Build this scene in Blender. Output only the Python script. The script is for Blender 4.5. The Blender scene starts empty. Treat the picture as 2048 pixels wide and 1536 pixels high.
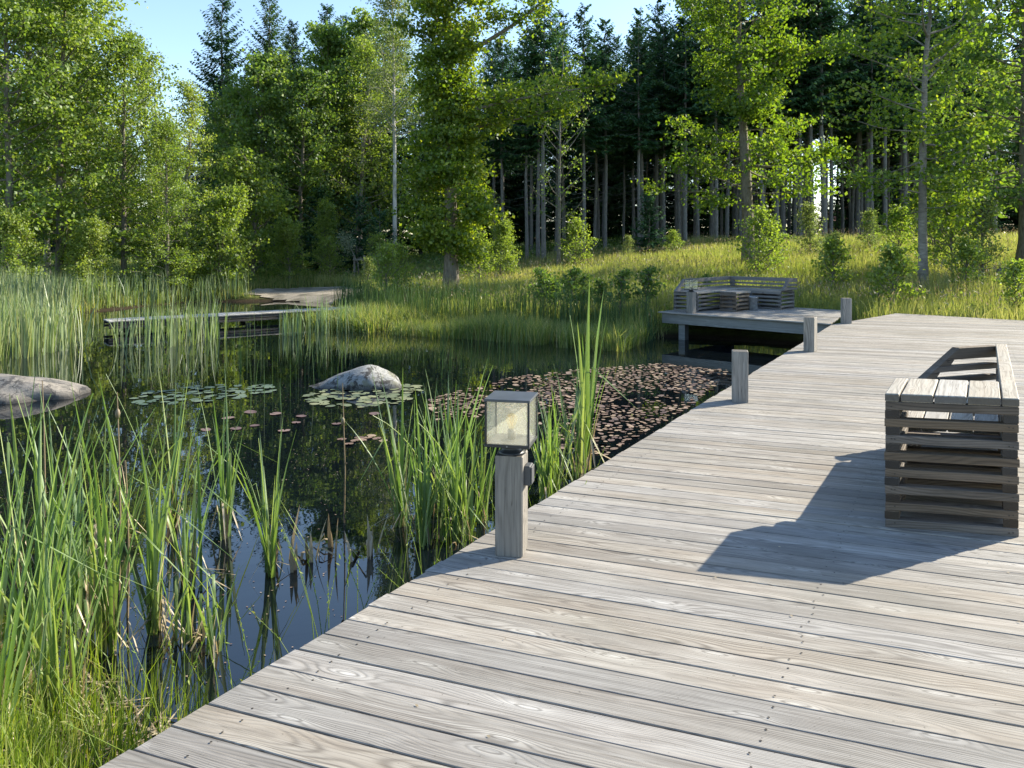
import bpy, math, random
import numpy as np
from mathutils import Matrix, Vector

# ------------------------------------------------------------------ camera, sky, sun, exposure
S = bpy.context.scene
C = S.collection
EYE = 1.6                                   # eye height above the deck boards
cam_d = bpy.data.cameras.new('camera'); cam = bpy.data.objects.new('camera', cam_d); C.objects.link(cam)
cam.location = (0, 0, EYE); cam.rotation_euler = (math.radians(90), 0, 0)
cam_d.sensor_width = 36; cam_d.lens = 27.04; cam_d.shift_y = -0.1357
cam_d.clip_start = 0.05; cam_d.clip_end = 3000
S.camera = cam
SUN_EL, SUN_AZ = math.radians(29.2), math.radians(64)      # azimuth clockwise from +Y
w = bpy.data.worlds.new('World'); S.world = w; w.use_nodes = True
nt = w.node_tree; nt.nodes.clear()
sky = nt.nodes.new('ShaderNodeTexSky'); sky.sky_type = 'NISHITA'; sky.sun_disc = False
sky.sun_elevation = SUN_EL; sky.sun_rotation = SUN_AZ
sky.air_density = 1.0; sky.dust_density = 0.35; sky.ozone_density = 1.7
bg = nt.nodes.new('ShaderNodeBackground'); bg.inputs['Strength'].default_value = 0.126
ow = nt.nodes.new('ShaderNodeOutputWorld')
nt.links.new(sky.outputs[0], bg.inputs[0]); nt.links.new(bg.outputs[0], ow.inputs[0])
sun_d = bpy.data.lights.new('sun', 'SUN'); sun = bpy.data.objects.new('sun', sun_d); C.objects.link(sun)
sun_d.energy = 5.0; sun_d.angle = math.radians(0.5); sun_d.color = (1.0, 0.91, 0.74)
sd = Vector((math.sin(SUN_AZ) * math.cos(SUN_EL), math.cos(SUN_AZ) * math.cos(SUN_EL), math.sin(SUN_EL)))
sun.rotation_euler = sd.to_track_quat('Z', 'Y').to_euler(); sun.location = (40, 20, 30)
vs = S.view_settings
vs.view_transform = 'Standard'; vs.look = 'None'; vs.exposure = 1.34; vs.gamma = 1.0; vs.use_curve_mapping = False
S.render.engine = 'CYCLES'
cy = S.cycles
cy.max_bounces = 8; cy.diffuse_bounces = 4; cy.glossy_bounces = 3; cy.transmission_bounces = 6; cy.transparent_max_bounces = 8
cy.use_denoising = True; cy.caustics_reflective = False; cy.caustics_refractive = False
cy.sample_clamp_indirect = 4.0

# ------------------------------------------------------------------ helpers
rng = np.random.default_rng(11)
random.seed(5)
F_PX = 1538.0
def at(px, depth):
    return ((px - 1024.0) / F_PX * depth, depth)

def tag(o, label=None, cat=None, group=None, kind=None):
    if label: o['label'] = label
    if cat: o['category'] = cat
    if group: o['group'] = group
    if kind: o['kind'] = kind
    return o
def link(name, data, parent=None):
    o = bpy.data.objects.new(name, data); C.objects.link(o)
    if parent is not None: o.parent = parent
    return o
def empty(name, loc=(0, 0, 0), rz=0.0, label=None, cat=None, group=None, kind=None):
    o = link(name, None); o.location = loc; o.rotation_euler = (0, 0, rz); o.empty_display_size = 0.1
    return tag(o, label, cat, group, kind)
def copy_tree(o, parent=None):
    c = o.copy(); C.objects.link(c); c.parent = parent
    for ch in list(o.children): copy_tree(ch, c)
    return c
def mesh_np(name, V, Fa, mat, tone=None, smooth=False):
    V = np.asarray(V, dtype=np.float32); me = bpy.data.meshes.new(name)
    groups = Fa if isinstance(Fa, list) else [Fa]
    groups = [np.asarray(g, dtype=np.int32) for g in groups if len(g)]
    li = np.concatenate([g.ravel() for g in groups])
    ks = np.concatenate([np.full(len(g), g.shape[1], dtype=np.int32) for g in groups])
    me.vertices.add(len(V)); me.vertices.foreach_set('co', V.ravel())
    me.loops.add(len(li)); me.loops.foreach_set('vertex_index', li)
    me.polygons.add(len(ks)); st = np.concatenate([[0], np.cumsum(ks)[:-1]]).astype(np.int32)
    me.polygons.foreach_set('loop_start', st)
    me.update(calc_edges=True)
    if smooth: me.polygons.foreach_set('use_smooth', np.ones(len(ks), dtype=bool))
    if tone is not None:
        a = me.attributes.new('tone', 'FLOAT', 'FACE'); a.data.foreach_set('value', np.asarray(tone, dtype=np.float32))
    if mat is not None: me.materials.append(mat)
    return me
def mesh_py(name, V, F, mat, smooth=False):
    me = bpy.data.meshes.new(name); me.from_pydata([tuple(v) for v in V], [], F); me.update()
    if smooth: me.polygons.foreach_set('use_smooth', [True] * len(me.polygons))
    if mat: me.materials.append(mat)
    return me
class Tubes:
    """collects tapered tubes into one vertex / quad list"""
    def __init__(s): s.V = []; s.F = []; s.n = 0
    def add(s, pts, rad, k=6):
        pts = np.asarray(pts, float); rad = np.asarray(rad, float); m = len(pts)
        d = np.gradient(pts, axis=0); d /= np.linalg.norm(d, axis=1)[:, None] + 1e-9
        ref = np.where(np.abs(d[:, 2:3]) > 0.9, np.array([[1., 0, 0]]), np.array([[0, 0, 1.]]))
        a = np.cross(d, ref); a /= np.linalg.norm(a, axis=1)[:, None] + 1e-9
        for i in range(1, m):
            if np.dot(a[i], a[i - 1]) < 0: a[i] = -a[i]
        b = np.cross(d, a)
        th = np.arange(k) * 2 * math.pi / k
        ring = pts[:, None, :] + rad[:, None, None] * (np.cos(th)[None, :, None] * a[:, None, :] + np.sin(th)[None, :, None] * b[:, None, :])
        s.V.append(ring.reshape(-1, 3))
        i = np.arange(m - 1)[:, None] * k; j = np.arange(k)[None, :]; j2 = (j + 1) % k
        q = np.stack([i + j, i + j2, i + k + j2, i + k + j], -1).reshape(-1, 4) + s.n
        s.F.append(q); s.n += m * k
    def mesh(s, name, mat): return mesh_np(name, np.concatenate(s.V), np.concatenate(s.F), mat, smooth=True)
def unit(v): return v / (np.linalg.norm(v, axis=-1, keepdims=True) + 1e-9)
def leaves_mesh(name, P, size, aspect, mat, up=0.5, tone=None, hang=None, r=None):
    """one folded rhombus per point"""
    r = r or rng; n = len(P); P = np.asarray(P, float)
    N = unit(r.normal(size=(n, 3)) + np.array([0, 0, up]))
    T = r.normal(size=(n, 3))
    if hang is not None: T = T * (1 - hang) + np.array([0, 0, -1.0]) * hang * 2
    T = unit(T - (T * N).sum(1, keepdims=True) * N); B = np.cross(N, T)
    L = size * r.uniform(0.6, 1.25, size=(n, 1)); W = L * aspect
    V = np.stack([P - T * L * .5, P + B * W * .5 + N * W * .12 + T * L * .05, P + T * L * .5, P - B * W * .5 + N * W * .12 + T * L * .05], 1).reshape(-1, 3)
    Fq = np.arange(n * 4).reshape(-1, 4)
    if tone is None: tone = r.uniform(0, 1, n)
    return mesh_np(name, V, Fq, mat, tone=np.clip(tone, 0, 1))

# ---- convex polygons -> bevelled boards whose local x runs along the grain
def clip(poly, n, d):
    out = []
    for i in range(len(poly)):
        p, q = poly[i], poly[(i + 1) % len(poly)]
        a = p[0] * n[0] + p[1] * n[1] - d; b = q[0] * n[0] + q[1] * n[1] - d
        if a <= 0: out.append(p)
        if (a < 0 < b) or (b < 0 < a):
            t = a / (a - b); out.append((p[0] + t * (q[0] - p[0]), p[1] + t * (q[1] - p[1])))
    return out
def area(poly):
    return 0.5 * sum(poly[i][0] * poly[(i + 1) % len(poly)][1] - poly[(i + 1) % len(poly)][0] * poly[i][1] for i in range(len(poly)))
def inset(poly, b):
    n = len(poly); res = []
    for i in range(n):
        p0, p1, p2 = poly[i - 1], poly[i], poly[(i + 1) % n]
        d1 = unit(np.array([p1[0] - p0[0], p1[1] - p0[1]])); d2 = unit(np.array([p2[0] - p1[0], p2[1] - p1[1]]))
        n1 = np.array([-d1[1], d1[0]]); n2 = np.array([-d2[1], d2[0]])
        den = 1 + float(n1 @ n2)
        v = (n1 + n2) * b / max(den, 0.3); res.append((p1[0] + v[0], p1[1] + v[1]))
    return res
def prism_mesh(name, poly, z0, z1, mat, bev=0.003):
    if area(poly) < 0: poly = poly[::-1]
    ins = inset(poly, bev); n = len(poly)
    V = [(x, y, z0) for x, y in ins] + [(x, y, z0 + bev) for x, y in poly] + [(x, y, z1 - bev) for x, y in poly] + [(x, y, z1) for x, y in ins]
    F = [tuple(range(n))[::-1], tuple(range(3 * n, 4 * n))]
    for k in range(3):
        for i in range(n):
            j = (i + 1) % n; F.append((k * n + i, k * n + j, (k + 1) * n + j, (k + 1) * n + i))
    return mesh_py(name, V, F, mat)
def board(name, poly, z0, z1, mat, parent, ang=None, bev=0.003):
    """poly: world xy; laid flat; local x along `ang` (or along its first edge)"""
    if ang is None: ang = math.atan2(poly[1][1] - poly[0][1], poly[1][0] - poly[0][0])
    cx = sum(p[0] for p in poly) / len(poly); cy_ = sum(p[1] for p in poly) / len(poly)
    c, s = math.cos(-ang), math.sin(-ang)
    loc = [((x - cx) * c - (y - cy_) * s, (x - cx) * s + (y - cy_) * c) for x, y in poly]
    zm = (z0 + z1) / 2
    o = link(name, prism_mesh(name, loc, z0 - zm, z1 - zm, mat, bev), parent)
    o.location = (cx, cy_, zm); o.rotation_euler = (0, 0, ang)
    return o
def panel(name, org, d, poly, th, mat, parent, bev=0.003):
    """poly in (along d, z) extruded by th to the left of d"""
    o = link(name, prism_mesh(name, poly, 0, th, mat, bev), parent)
    d = Vector((d[0], d[1], 0)).normalized(); up = Vector((0, 0, 1)); nrm = d.cross(up)
    m = Matrix((d, up, nrm)).transposed().to_4x4(); m.translation = Vector((org[0], org[1], 0))
    o.matrix_local = m
    return o

# ------------------------------------------------------------------ materials
def new_mat(name):
    m = bpy.data.materials.new(name); m.use_nodes = True; t = m.node_tree; t.nodes.clear()
    out = t.nodes.new('ShaderNodeOutputMaterial'); return m, t, out
class N:
    def __init__(s, t): s.t = t
    def __call__(s, typ, ins=None, **kw):
        n = s.t.nodes.new('ShaderNode' + typ)
        for k, v in kw.items(): setattr(n, k, v)
        for k, v in (ins or {}).items(): s.set(n.inputs[k], v)
        return n
    def set(s, inp, v):
        if isinstance(v, bpy.types.NodeSocket): s.t.links.new(v, inp)
        elif isinstance(v, bpy.types.Node): s.t.links.new(v.outputs[0], inp)
        else: inp.default_value = v
    def math(s, op, a, b=None, c=None, clamp=False):
        n = s.t.nodes.new('ShaderNodeMath'); n.operation = op; n.use_clamp = clamp
        for i, v in enumerate((a, b, c)):
            if v is not None: s.set(n.inputs[i], v)
        return n.outputs[0]
    def mix(s, f, a, b, blend='MIX'):
        n = s.t.nodes.new('ShaderNodeMix'); n.data_type = 'RGBA'; n.blend_type = blend
        s.set(n.inputs[0], f); s.set(n.inputs[6], a); s.set(n.inputs[7], b); return n.outputs[2]
    def ramp(s, f, stops):
        n = s.t.nodes.new('ShaderNodeValToRGB'); s.set(n.inputs[0], f); r = n.color_ramp
        while len(r.elements) < len(stops): r.elements.new(0.5)
        for e, (p, c) in zip(r.elements, stops): e.position = p; e.color = c if len(c) == 4 else (*c, 1)
        return n.outputs[0]
    def maprange(s, v, a, b, c=0., d=1.):
        n = s.t.nodes.new('ShaderNodeMapRange'); s.set(n.inputs[0], v)
        for i, x in enumerate((a, b, c, d)): n.inputs[i + 1].default_value = x
        return n.outputs[0]
    def scalev(s, v, xyz):
        n = s.t.nodes.new('ShaderNodeVectorMath'); n.operation = 'MULTIPLY'; s.set(n.inputs[0], v); n.inputs[1].default_value = xyz; return n.outputs[0]
    def addv(s, a, b):
        n = s.t.nodes.new('ShaderNodeVectorMath'); n.operation = 'ADD'; s.set(n.inputs[0], a); s.set(n.inputs[1], b); return n.outputs[0]

def wood(name, light, mid, dark, knot=(0.50, 0.47, 0.42), ring=95., streak=1.0, rough=0.75, stain=0.0, warm=(0.33, 0.27, 0.21), knots=True, warm_amt=0.5, crack=0.5):
    m, t, out = new_mat(name); n = N(t)
    tc = n('TexCoord'); oi = n('ObjectInfo'); rnd = oi.outputs['Random']
    off = n('CombineXYZ', {'X': n.math('MULTIPLY', rnd, 137.0), 'Y': n.math('MULTIPLY', rnd, 57.0), 'Z': n.math('MULTIPLY', rnd, 31.0)}).outputs[0]
    P = n.addv(tc.outputs['Object'], off)
    sx = n('SeparateXYZ', {0: tc.outputs['Object']}); y, z = sx.outputs[1], sx.outputs[2]
    wob = n('TexNoise', {'Vector': n.scalev(P, (0.9, 2.0, 2.0)), 'Scale': 1.0, 'Detail': 2.0})
    sw = n('SeparateColor', {0: wob.outputs['Color']})
    # distance from the pith of the log, which wanders along the board
    dy = n.math('ADD', y, n.math('MULTIPLY', n.math('SUBTRACT', sw.outputs[0], 0.5), 0.16))
    dy = n.math('ADD', dy, n.math('MULTIPLY', n.math('SUBTRACT', rnd, 0.5), 0.14))
    dz = n.math('ADD', n.math('MULTIPLY', z, 0.6), n.math('ADD', n.math('MULTIPLY', sw.outputs[1], 0.13), 0.0))
    r = n.math('SQRT', n.math('ADD', n.math('MULTIPLY', dy, dy), n.math('MULTIPLY', dz, dz)))
    ph = n.math('MULTIPLY', r, ring)
    if knots:
        vo = n('TexVoronoi', {'Vector': n.scalev(P, (1.55, 7.0, 0.0)), 'Scale': 1.0, 'Randomness': 1.0}, voronoi_dimensions='2D')
        d = vo.outputs['Distance']
        pick = n.math('GREATER_THAN', n('SeparateColor', {0: vo.outputs['Color']}).outputs[0], 0.45)
        K = n.math('MULTIPLY', n.math('EXPONENT', n.math('MULTIPLY', n.math('MULTIPLY', d, d), -26.0)), pick)
        ph = n.math('ADD', ph, n.math('MULTIPLY', K, 3.4))
    wv = n.math('ADD', n.math('MULTIPLY', n.math('SINE', n.math('MULTIPLY', ph, 6.2832)), 0.5), 0.5)
    rings = n.math('POWER', wv, 2.2)
    fib = n('TexNoise', {'Vector': n.scalev(P, (5.0, 190.0, 190.0)), 'Scale': 1.0, 'Detail': 3.0, 'Roughness': 0.65}).outputs[0]
    fib2 = n('TexNoise', {'Vector': n.scalev(P, (1.3, 38.0, 38.0)), 'Scale': 1.0, 'Detail': 3.0, 'Roughness': 0.6}).outputs[0]
    blotch = n('TexNoise', {'Vector': n.scalev(P, (1.6, 7.0, 7.0)), 'Scale': 1.0, 'Detail': 3.0}).outputs[0]
    col = n.mix(n.maprange(fib2, 0.36, 0.66), (*mid, 1), (*light, 1))
    col = n.mix(n.math('MULTIPLY', n.maprange(blotch, 0.42, 0.68), warm_amt), col, (*warm, 1))
    gmask = n.maprange(n('TexNoise', {'Vector': n.scalev(P, (1.1, 9.0, 9.0)), 'Scale': 1.0, 'Detail': 2.0}).outputs[0], 0.38, 0.62, 0.12, 0.62)
    col = n.mix(n.math('MULTIPLY', n.math('MULTIPLY', rings, gmask), streak), col, (*dark, 1))
    col = n.mix(n.maprange(fib, 0.53, 0.72, 0.0, 0.62 * streak), col, (*dark, 1))
    fib3 = n('TexNoise', {'Vector': n.scalev(P, (0.8, 85.0, 85.0)), 'Scale': 1.0, 'Detail': 2.0, 'Roughness': 0.5}).outputs[0]
    fmask = n.maprange(n('TexNoise', {'Vector': n.scalev(P, (0.7, 5.0, 5.0)), 'Scale': 1.0, 'Detail': 2.0}).outputs[0], 0.45, 0.62, 0.0, 0.42)
    col = n.mix(n.math('MULTIPLY', n.maprange(fib3, 0.52, 0.6), fmask), col, (dark[0] * 1.5, dark[1] * 1.45, dark[2] * 1.4, 1))
    wht = n.maprange(n('TexNoise', {'Vector': n.scalev(P, (4.0, 16.0, 16.0)), 'Scale': 1.0, 'Detail': 4.0}).outputs[0], 0.58, 0.72, 0.0, 0.26)
    col = n.mix(wht, col, (light[0] * 1.2, light[1] * 1.2, light[2] * 1.2, 1))
    # drying cracks
    cr = n('TexNoise', {'Vector': n.scalev(P, (1.0, 70.0, 70.0)), 'Scale': 1.0, 'Detail': 1.0}).outputs[0]
    crm = n.maprange(n.math('ABSOLUTE', n.math('SUBTRACT', cr, 0.62)), 0.0, 0.012, 1.0, 0.0)
    col = n.mix(n.math('MULTIPLY', crm, crack), col, (dark[0] * .35, dark[1] * .33, dark[2] * .3, 1))
    if knots:
        halo = n.math('MULTIPLY', n.math('EXPONENT', n.math('MULTIPLY', n.math('MULTIPLY', d, d), -60.0)), pick)
        col = n.mix(n.math('MULTIPLY', halo, n.math('SUBTRACT', 0.85, n.math('MULTIPLY', rings, 0.5))), col, (*knot, 1))
        core = n.math('MULTIPLY', n.maprange(n.math('ABSOLUTE', n.math('SUBTRACT', d, 0.07)), 0.006, 0.02, 1.0, 0.0), pick)
        col = n.mix(n.math('MULTIPLY', core, 0.55), col, (*dark, 1))
    endg = n.maprange(n.math('ABSOLUTE', n('SeparateXYZ', {0: tc.outputs['Normal']}).outputs[0]), 0.75, 0.9, 0.0, 0.85)
    col = n.mix(endg, col, (dark[0] * .8, dark[1] * .8, dark[2] * .8, 1))       # open end grain weathers dark
    if stain:
        G = n('NewGeometry').outputs['Position']
        st_ = n('TexNoise', {'Vector': G, 'Scale': 0.9, 'Detail': 5.0, 'Roughness': 0.6}).outputs[0]
        col = n.mix(n.maprange(st_, 0.5, 0.72, 0.0, stain), col, (mid[0] * .55, mid[1] * .57, mid[2] * .53, 1))
        sp_ = n('TexNoise', {'Vector': G, 'Scale': 55.0, 'Detail': 2.0}).outputs[0]
        col = n.mix(n.maprange(sp_, 0.70, 0.74, 0.0, stain), col, (dark[0] * .6, dark[1] * .6, dark[2] * .55, 1))
    tint = n.maprange(rnd, 0.0, 1.0, 0.80, 1.12)
    hue = n('HueSaturation', {'Hue': 0.5, 'Saturation': n.maprange(n.math('FRACT', n.math('MULTIPLY', rnd, 7.31)), 0, 1, 0.45, 1.0), 'Value': tint, 'Color': col})
    b = n.math('ADD', n.math('MULTIPLY', fib, 0.6), n.math('MULTIPLY', rings, -0.5))
    b = n.math('SUBTRACT', b, n.math('MULTIPLY', crm, 1.5 * crack))
    bump = n('Bump', {'Height': b, 'Strength': 0.35, 'Distance': 0.003})
    p = n('BsdfPrincipled', {'Base Color': hue.outputs[0], 'Roughness': rough, 'Normal': bump.outputs[0]})
    p.inputs['Specular IOR Level'].default_value = 0.3
    t.links.new(p.outputs[0], out.inputs[0]); return m

def leaf(name, c1, c2, c3, trans=0.45, tr_tint=(1.5, 1.5, 0.6), gloss=0.03):
    m, t, out = new_mat(name); n = N(t)
    a = n('Attribute', attribute_name='tone'); oi = n('ObjectInfo')
    tv = n.math('ADD', a.outputs['Fac'], n.math('MULTIPLY', n.math('SUBTRACT', oi.outputs['Random'], 0.5), 0.3))
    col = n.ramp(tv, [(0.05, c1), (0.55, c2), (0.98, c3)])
    di = n('BsdfDiffuse', {'Color': col}); tc_ = n.mix(1.0, col, (*tr_tint, 1), 'MULTIPLY')
    tr = n('BsdfTranslucent', {'Color': tc_})
    mx = n('MixShader', {0: trans, 1: di.outputs[0], 2: tr.outputs[0]})
    gl = n('BsdfGlossy', {'Color': (0.9, 0.95, 1, 1), 'Roughness': 0.52})
    mx2 = n('MixShader', {0: gloss, 1: mx.outputs[0], 2: gl.outputs[0]})
    t.links.new(mx2.outputs[0], out.inputs[0]); return m

def bark(name, c1, c2, c3, sc=(6, 6, 1.6), bump=0.6):
    m, t, out = new_mat(name); n = N(t); tc = n('TexCoord'); oi = n('ObjectInfo')
    P = n.addv(tc.outputs['Object'], n('CombineXYZ', {0: n.math('MULTIPLY', oi.outputs['Random'], 40.)}).outputs[0])
    a = n('TexNoise', {'Vector': n.scalev(P, sc), 'Scale': 3.0, 'Detail': 5.0, 'Roughness': 0.65}).outputs[0]
    b = n('TexNoise', {'Vector': n.scalev(P, (1, 1, .6)), 'Scale': 2.0, 'Detail': 2.0}).outputs[0]
    col = n.mix(n.maprange(a, 0.35, 0.65), (*c1, 1), (*c2, 1)); col = n.mix(n.maprange(b, 0.45, 0.7, 0, .7), col, (*c3, 1))
    bp = n('Bump', {'Height': a, 'Strength': bump, 'Distance': 0.03})
    p = n('BsdfPrincipled', {'Base Color': col, 'Roughness': 0.9, 'Normal': bp.outputs[0]}); p.inputs['Specular IOR Level'].default_value = 0.2
    t.links.new(p.outputs[0], out.inputs[0]); return m
def plain(name, col, rough=0.6, metal=0.0, var=0.0, spec=0.5):
    m, t, out = new_mat(name); n = N(t); c = (*col, 1)
    if var:
        tc = n('TexCoord'); no = n('TexNoise', {'Vector': tc.outputs['Object'], 'Scale': 14.0, 'Detail': 5.0}).outputs[0]
        c = n.mix(n.maprange(no, 0.3, 0.7), tuple(x * (1 - var) for x in col) + (1,), tuple(min(1, x * (1 + var)) for x in col) + (1,))
    p = n('BsdfPrincipled', {'Base Color': c, 'Roughness': rough, 'Metallic': metal}); p.inputs['Specular IOR Level'].default_value = spec
    t.links.new(p.outputs[0], out.inputs[0]); return m

M = {}
M['deck'] = wood('deck_wood', (0.37, 0.342, 0.296), (0.262, 0.238, 0.203), (0.088, 0.072, 0.057), knot=(0.48, 0.455, 0.40), warm=(0.27, 0.222, 0.17), warm_amt=0.6, ring=135, stain=0.5)
M['post'] = wood('post_wood', (0.32, 0.285, 0.235), (0.235, 0.21, 0.172), (0.085, 0.07, 0.055), knot=(0.3, 0.25, 0.2), ring=80, warm=(0.36, 0.30, 0.22), crack=1.0)
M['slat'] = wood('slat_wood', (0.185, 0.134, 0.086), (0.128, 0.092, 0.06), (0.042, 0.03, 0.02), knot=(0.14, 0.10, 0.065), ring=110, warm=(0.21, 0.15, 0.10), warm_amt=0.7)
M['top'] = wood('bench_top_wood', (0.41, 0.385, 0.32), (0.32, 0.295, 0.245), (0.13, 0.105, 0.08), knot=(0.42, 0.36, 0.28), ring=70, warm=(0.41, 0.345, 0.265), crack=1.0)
M['far_wood'] = wood('far_bench_wood', (0.21, 0.20, 0.19), (0.15, 0.142, 0.136), (0.065, 0.06, 0.055), knot=(0.2, 0.17, 0.14), warm=(0.24, 0.20, 0.16))
M['pale'] = wood('bridge_wood', (0.55, 0.51, 0.44), (0.46, 0.43, 0.37), (0.3, 0.27, 0.22), warm=(0.55, 0.48, 0.38))
M['beam'] = wood('beam_wood', (0.27, 0.29, 0.27), (0.20, 0.215, 0.205), (0.09, 0.09, 0.08), warm=(0.22, 0.22, 0.18))
M['dark_wood'] = plain('dark_wet_wood', (0.055, 0.05, 0.045), 0.8, var=0.35)
M['screw'] = plain('rusty_screw', (0.045, 0.038, 0.032), 0.6, 0.3)
M['black'] = plain('black_metal', (0.022, 0.024, 0.027), 0.42, 0.0, spec=0.5)
M['lamp_top'] = plain('lamp_roof_metal', (0.09, 0.1, 0.115), 0.38, 0.3, var=0.15)
M['grey_box'] = plain('grey_plastic', (0.06, 0.063, 0.066), 0.5)
M['socket'] = plain('socket_metal', (0.12, 0.115, 0.11), 0.55, 0.4, var=0.4)
M['zinc'] = plain('zinc', (0.36, 0.38, 0.39), 0.38, 0.85, var=0.3)
M['filament'] = plain('filament', (0.75, 0.55, 0.25), 0.4, 0.3)
M['red'] = plain('red_paint', (0.27, 0.07, 0.05), 0.8, var=.2)
M['white'] = plain('white_paint', (0.75, 0.74, 0.7), 0.7)
M['roof'] = plain('roof_tile', (0.2, 0.07, 0.05), 0.8, var=.25)

def glass_pane(name, tint, haze):
    m, t, out = new_mat(name); n = N(t); tc = n('TexCoord')
    no = n('TexNoise', {'Vector': tc.outputs['Object'], 'Scale': 22.0, 'Detail': 6.0, 'Roughness': 0.7}).outputs[0]
    tr = n('BsdfTransparent', {'Color': (*tint, 1)}); di = n('BsdfDiffuse', {'Color': (0.9, 0.9, 0.82, 1)}); tl = n('BsdfTranslucent', {'Color': (1.0, 1.0, 0.9, 1)})
    dm = n('MixShader', {0: 0.7, 1: di.outputs[0], 2: tl.outputs[0]})
    hz = n('MixShader', {0: n.maprange(no, 0.35, 0.75, haze * .7, haze * 1.3), 1: tr.outputs[0], 2: dm.outputs[0]})
    gl = n('BsdfGlossy', {'Color': (1, 1, 1, 1), 'Roughness': 0.02}); fr = n('Math', {0: n.math('POWER', n('LayerWeight', {'Blend': 0.5}).outputs['Facing'], 4.0), 1: 0.55, 2: 0.03}, operation='MULTIPLY_ADD')
    mx = n('MixShader', {0: fr.outputs[0], 1: hz.outputs[0], 2: gl.outputs[0]})
    t.links.new(mx.outputs[0], out.inputs[0]); return m
M['pane'] = glass_pane('dusty_glass', (0.99, 0.99, 0.96), 0.16)
M['bulb'] = glass_pane('amber_bulb_glass', (1.0, 0.93, 0.74), 0.05)

M['alder'] = leaf('alder_leaf', (0.10, 0.17, 0.03), (0.175, 0.255, 0.046), (0.28, 0.34, 0.08), 0.55, (1.4, 1.4, .6))
M['light_leaf'] = leaf('pale_green_leaf', (0.13, 0.20, 0.035), (0.20, 0.275, 0.052), (0.30, 0.35, 0.095), 0.55)
M['oak'] = leaf('oak_leaf', (0.07, 0.135, 0.014), (0.14, 0.22, 0.024), (0.26, 0.31, 0.045), 0.6, (1.5, 1.45, 0.5))
M['birch'] = leaf('birch_leaf', (0.12, 0.175, 0.045), (0.19, 0.245, 0.075), (0.27, 0.31, 0.12), 0.5, (1.3, 1.3, .8))
M['maple'] = leaf('dark_maple_leaf', (0.07, 0.14, 0.026), (0.135, 0.215, 0.042), (0.23, 0.295, 0.075), 0.52, (1.4, 1.4, .65))
M['silver'] = leaf('silver_leaf', (0.14, 0.19, 0.11), (0.2, 0.25, 0.16), (0.28, 0.32, 0.22), 0.35, (1.2, 1.2, .9))
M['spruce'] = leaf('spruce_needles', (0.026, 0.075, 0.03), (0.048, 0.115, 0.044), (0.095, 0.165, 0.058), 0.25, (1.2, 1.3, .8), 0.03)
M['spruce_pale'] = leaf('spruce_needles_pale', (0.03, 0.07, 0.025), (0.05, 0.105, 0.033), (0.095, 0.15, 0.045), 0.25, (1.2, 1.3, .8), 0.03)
M['grass'] = leaf('meadow_grass', (0.17, 0.225, 0.05), (0.30, 0.335, 0.10), (0.54, 0.49, 0.27), 0.55, (1.25, 1.2, 0.65))
M['bank_grass'] = leaf('bank_sedge', (0.10, 0.16, 0.035), (0.19, 0.25, 0.065), (0.38, 0.35, 0.17), 0.5)
M['near_grass'] = leaf('near_grass', (0.12, 0.19, 0.02), (0.23, 0.32, 0.04), (0.42, 0.40, 0.13), 0.5, (1.25, 1.25, .5))
M['reed'] = leaf('reed_leaf', (0.10, 0.175, 0.045), (0.175, 0.265, 0.075), (0.32, 0.37, 0.15), 0.44, (1.25, 1.3, 0.6), 0.05)
M['far_reed'] = leaf('far_reed_leaf', (0.12, 0.20, 0.06), (0.20, 0.27, 0.09), (0.32, 0.33, 0.15), 0.45, (1.2, 1.2, 0.7), 0.08)
M['dry_reed'] = leaf('dry_reed_leaf', (0.22, 0.17, 0.10), (0.36, 0.29, 0.18), (0.52, 0.44, 0.30), 0.25, (1.1, 1.0, .8), 0.04)
M['rush'] = leaf('rush_stem', (0.03, 0.07, 0.015), (0.05, 0.10, 0.02), (0.085, 0.14, 0.03), 0.2)
M['brown_pad'] = leaf('brown_pad', (0.09, 0.05, 0.034), (0.19, 0.12, 0.078), (0.33, 0.245, 0.16), 0.08, (1, 1, 1), 0.10)
M['green_pad'] = leaf('green_pad', (0.075, 0.095, 0.04), (0.125, 0.15, 0.065), (0.20, 0.21, 0.10), 0.08, (1, 1, 1), 0.12)
M['blue_pad'] = leaf('dull_green_pad', (0.05, 0.085, 0.055), (0.085, 0.125, 0.08), (0.125, 0.165, 0.105), 0.08, (1, 1, 1), 0.09)
M['red_pad'] = leaf('red_pad', (0.10, 0.055, 0.045), (0.15, 0.09, 0.07), (0.20, 0.13, 0.10), 0.08, (1, 1, 1), 0.12)
M['bark_grey'] = bark('grey_bark', (0.09, 0.08, 0.065), (0.2, 0.18, 0.15), (0.15, 0.15, 0.11))
M['bark_oak'] = bark('oak_bark', (0.10, 0.085, 0.065), (0.24, 0.21, 0.165), (0.19, 0.175, 0.13))
M['bark_spruce'] = bark('spruce_bark', (0.11, 0.105, 0.10), (0.22, 0.215, 0.21), (0.16, 0.165, 0.16))
M['bark_pale'] = bark('pale_bark', (0.15, 0.14, 0.12), (0.27, 0.255, 0.225), (0.09, 0.085, 0.07), sc=(2, 2, 6))
M['bark_birch'] = bark('birch_bark', (0.62, 0.6, 0.55), (0.5, 0.48, 0.44), (0.04, 0.037, 0.035), sc=(1.2, 1.2, 9), bump=0.2)
M['twig'] = plain('dead_twig', (0.17, 0.15, 0.125), 0.9, var=0.2)

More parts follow.
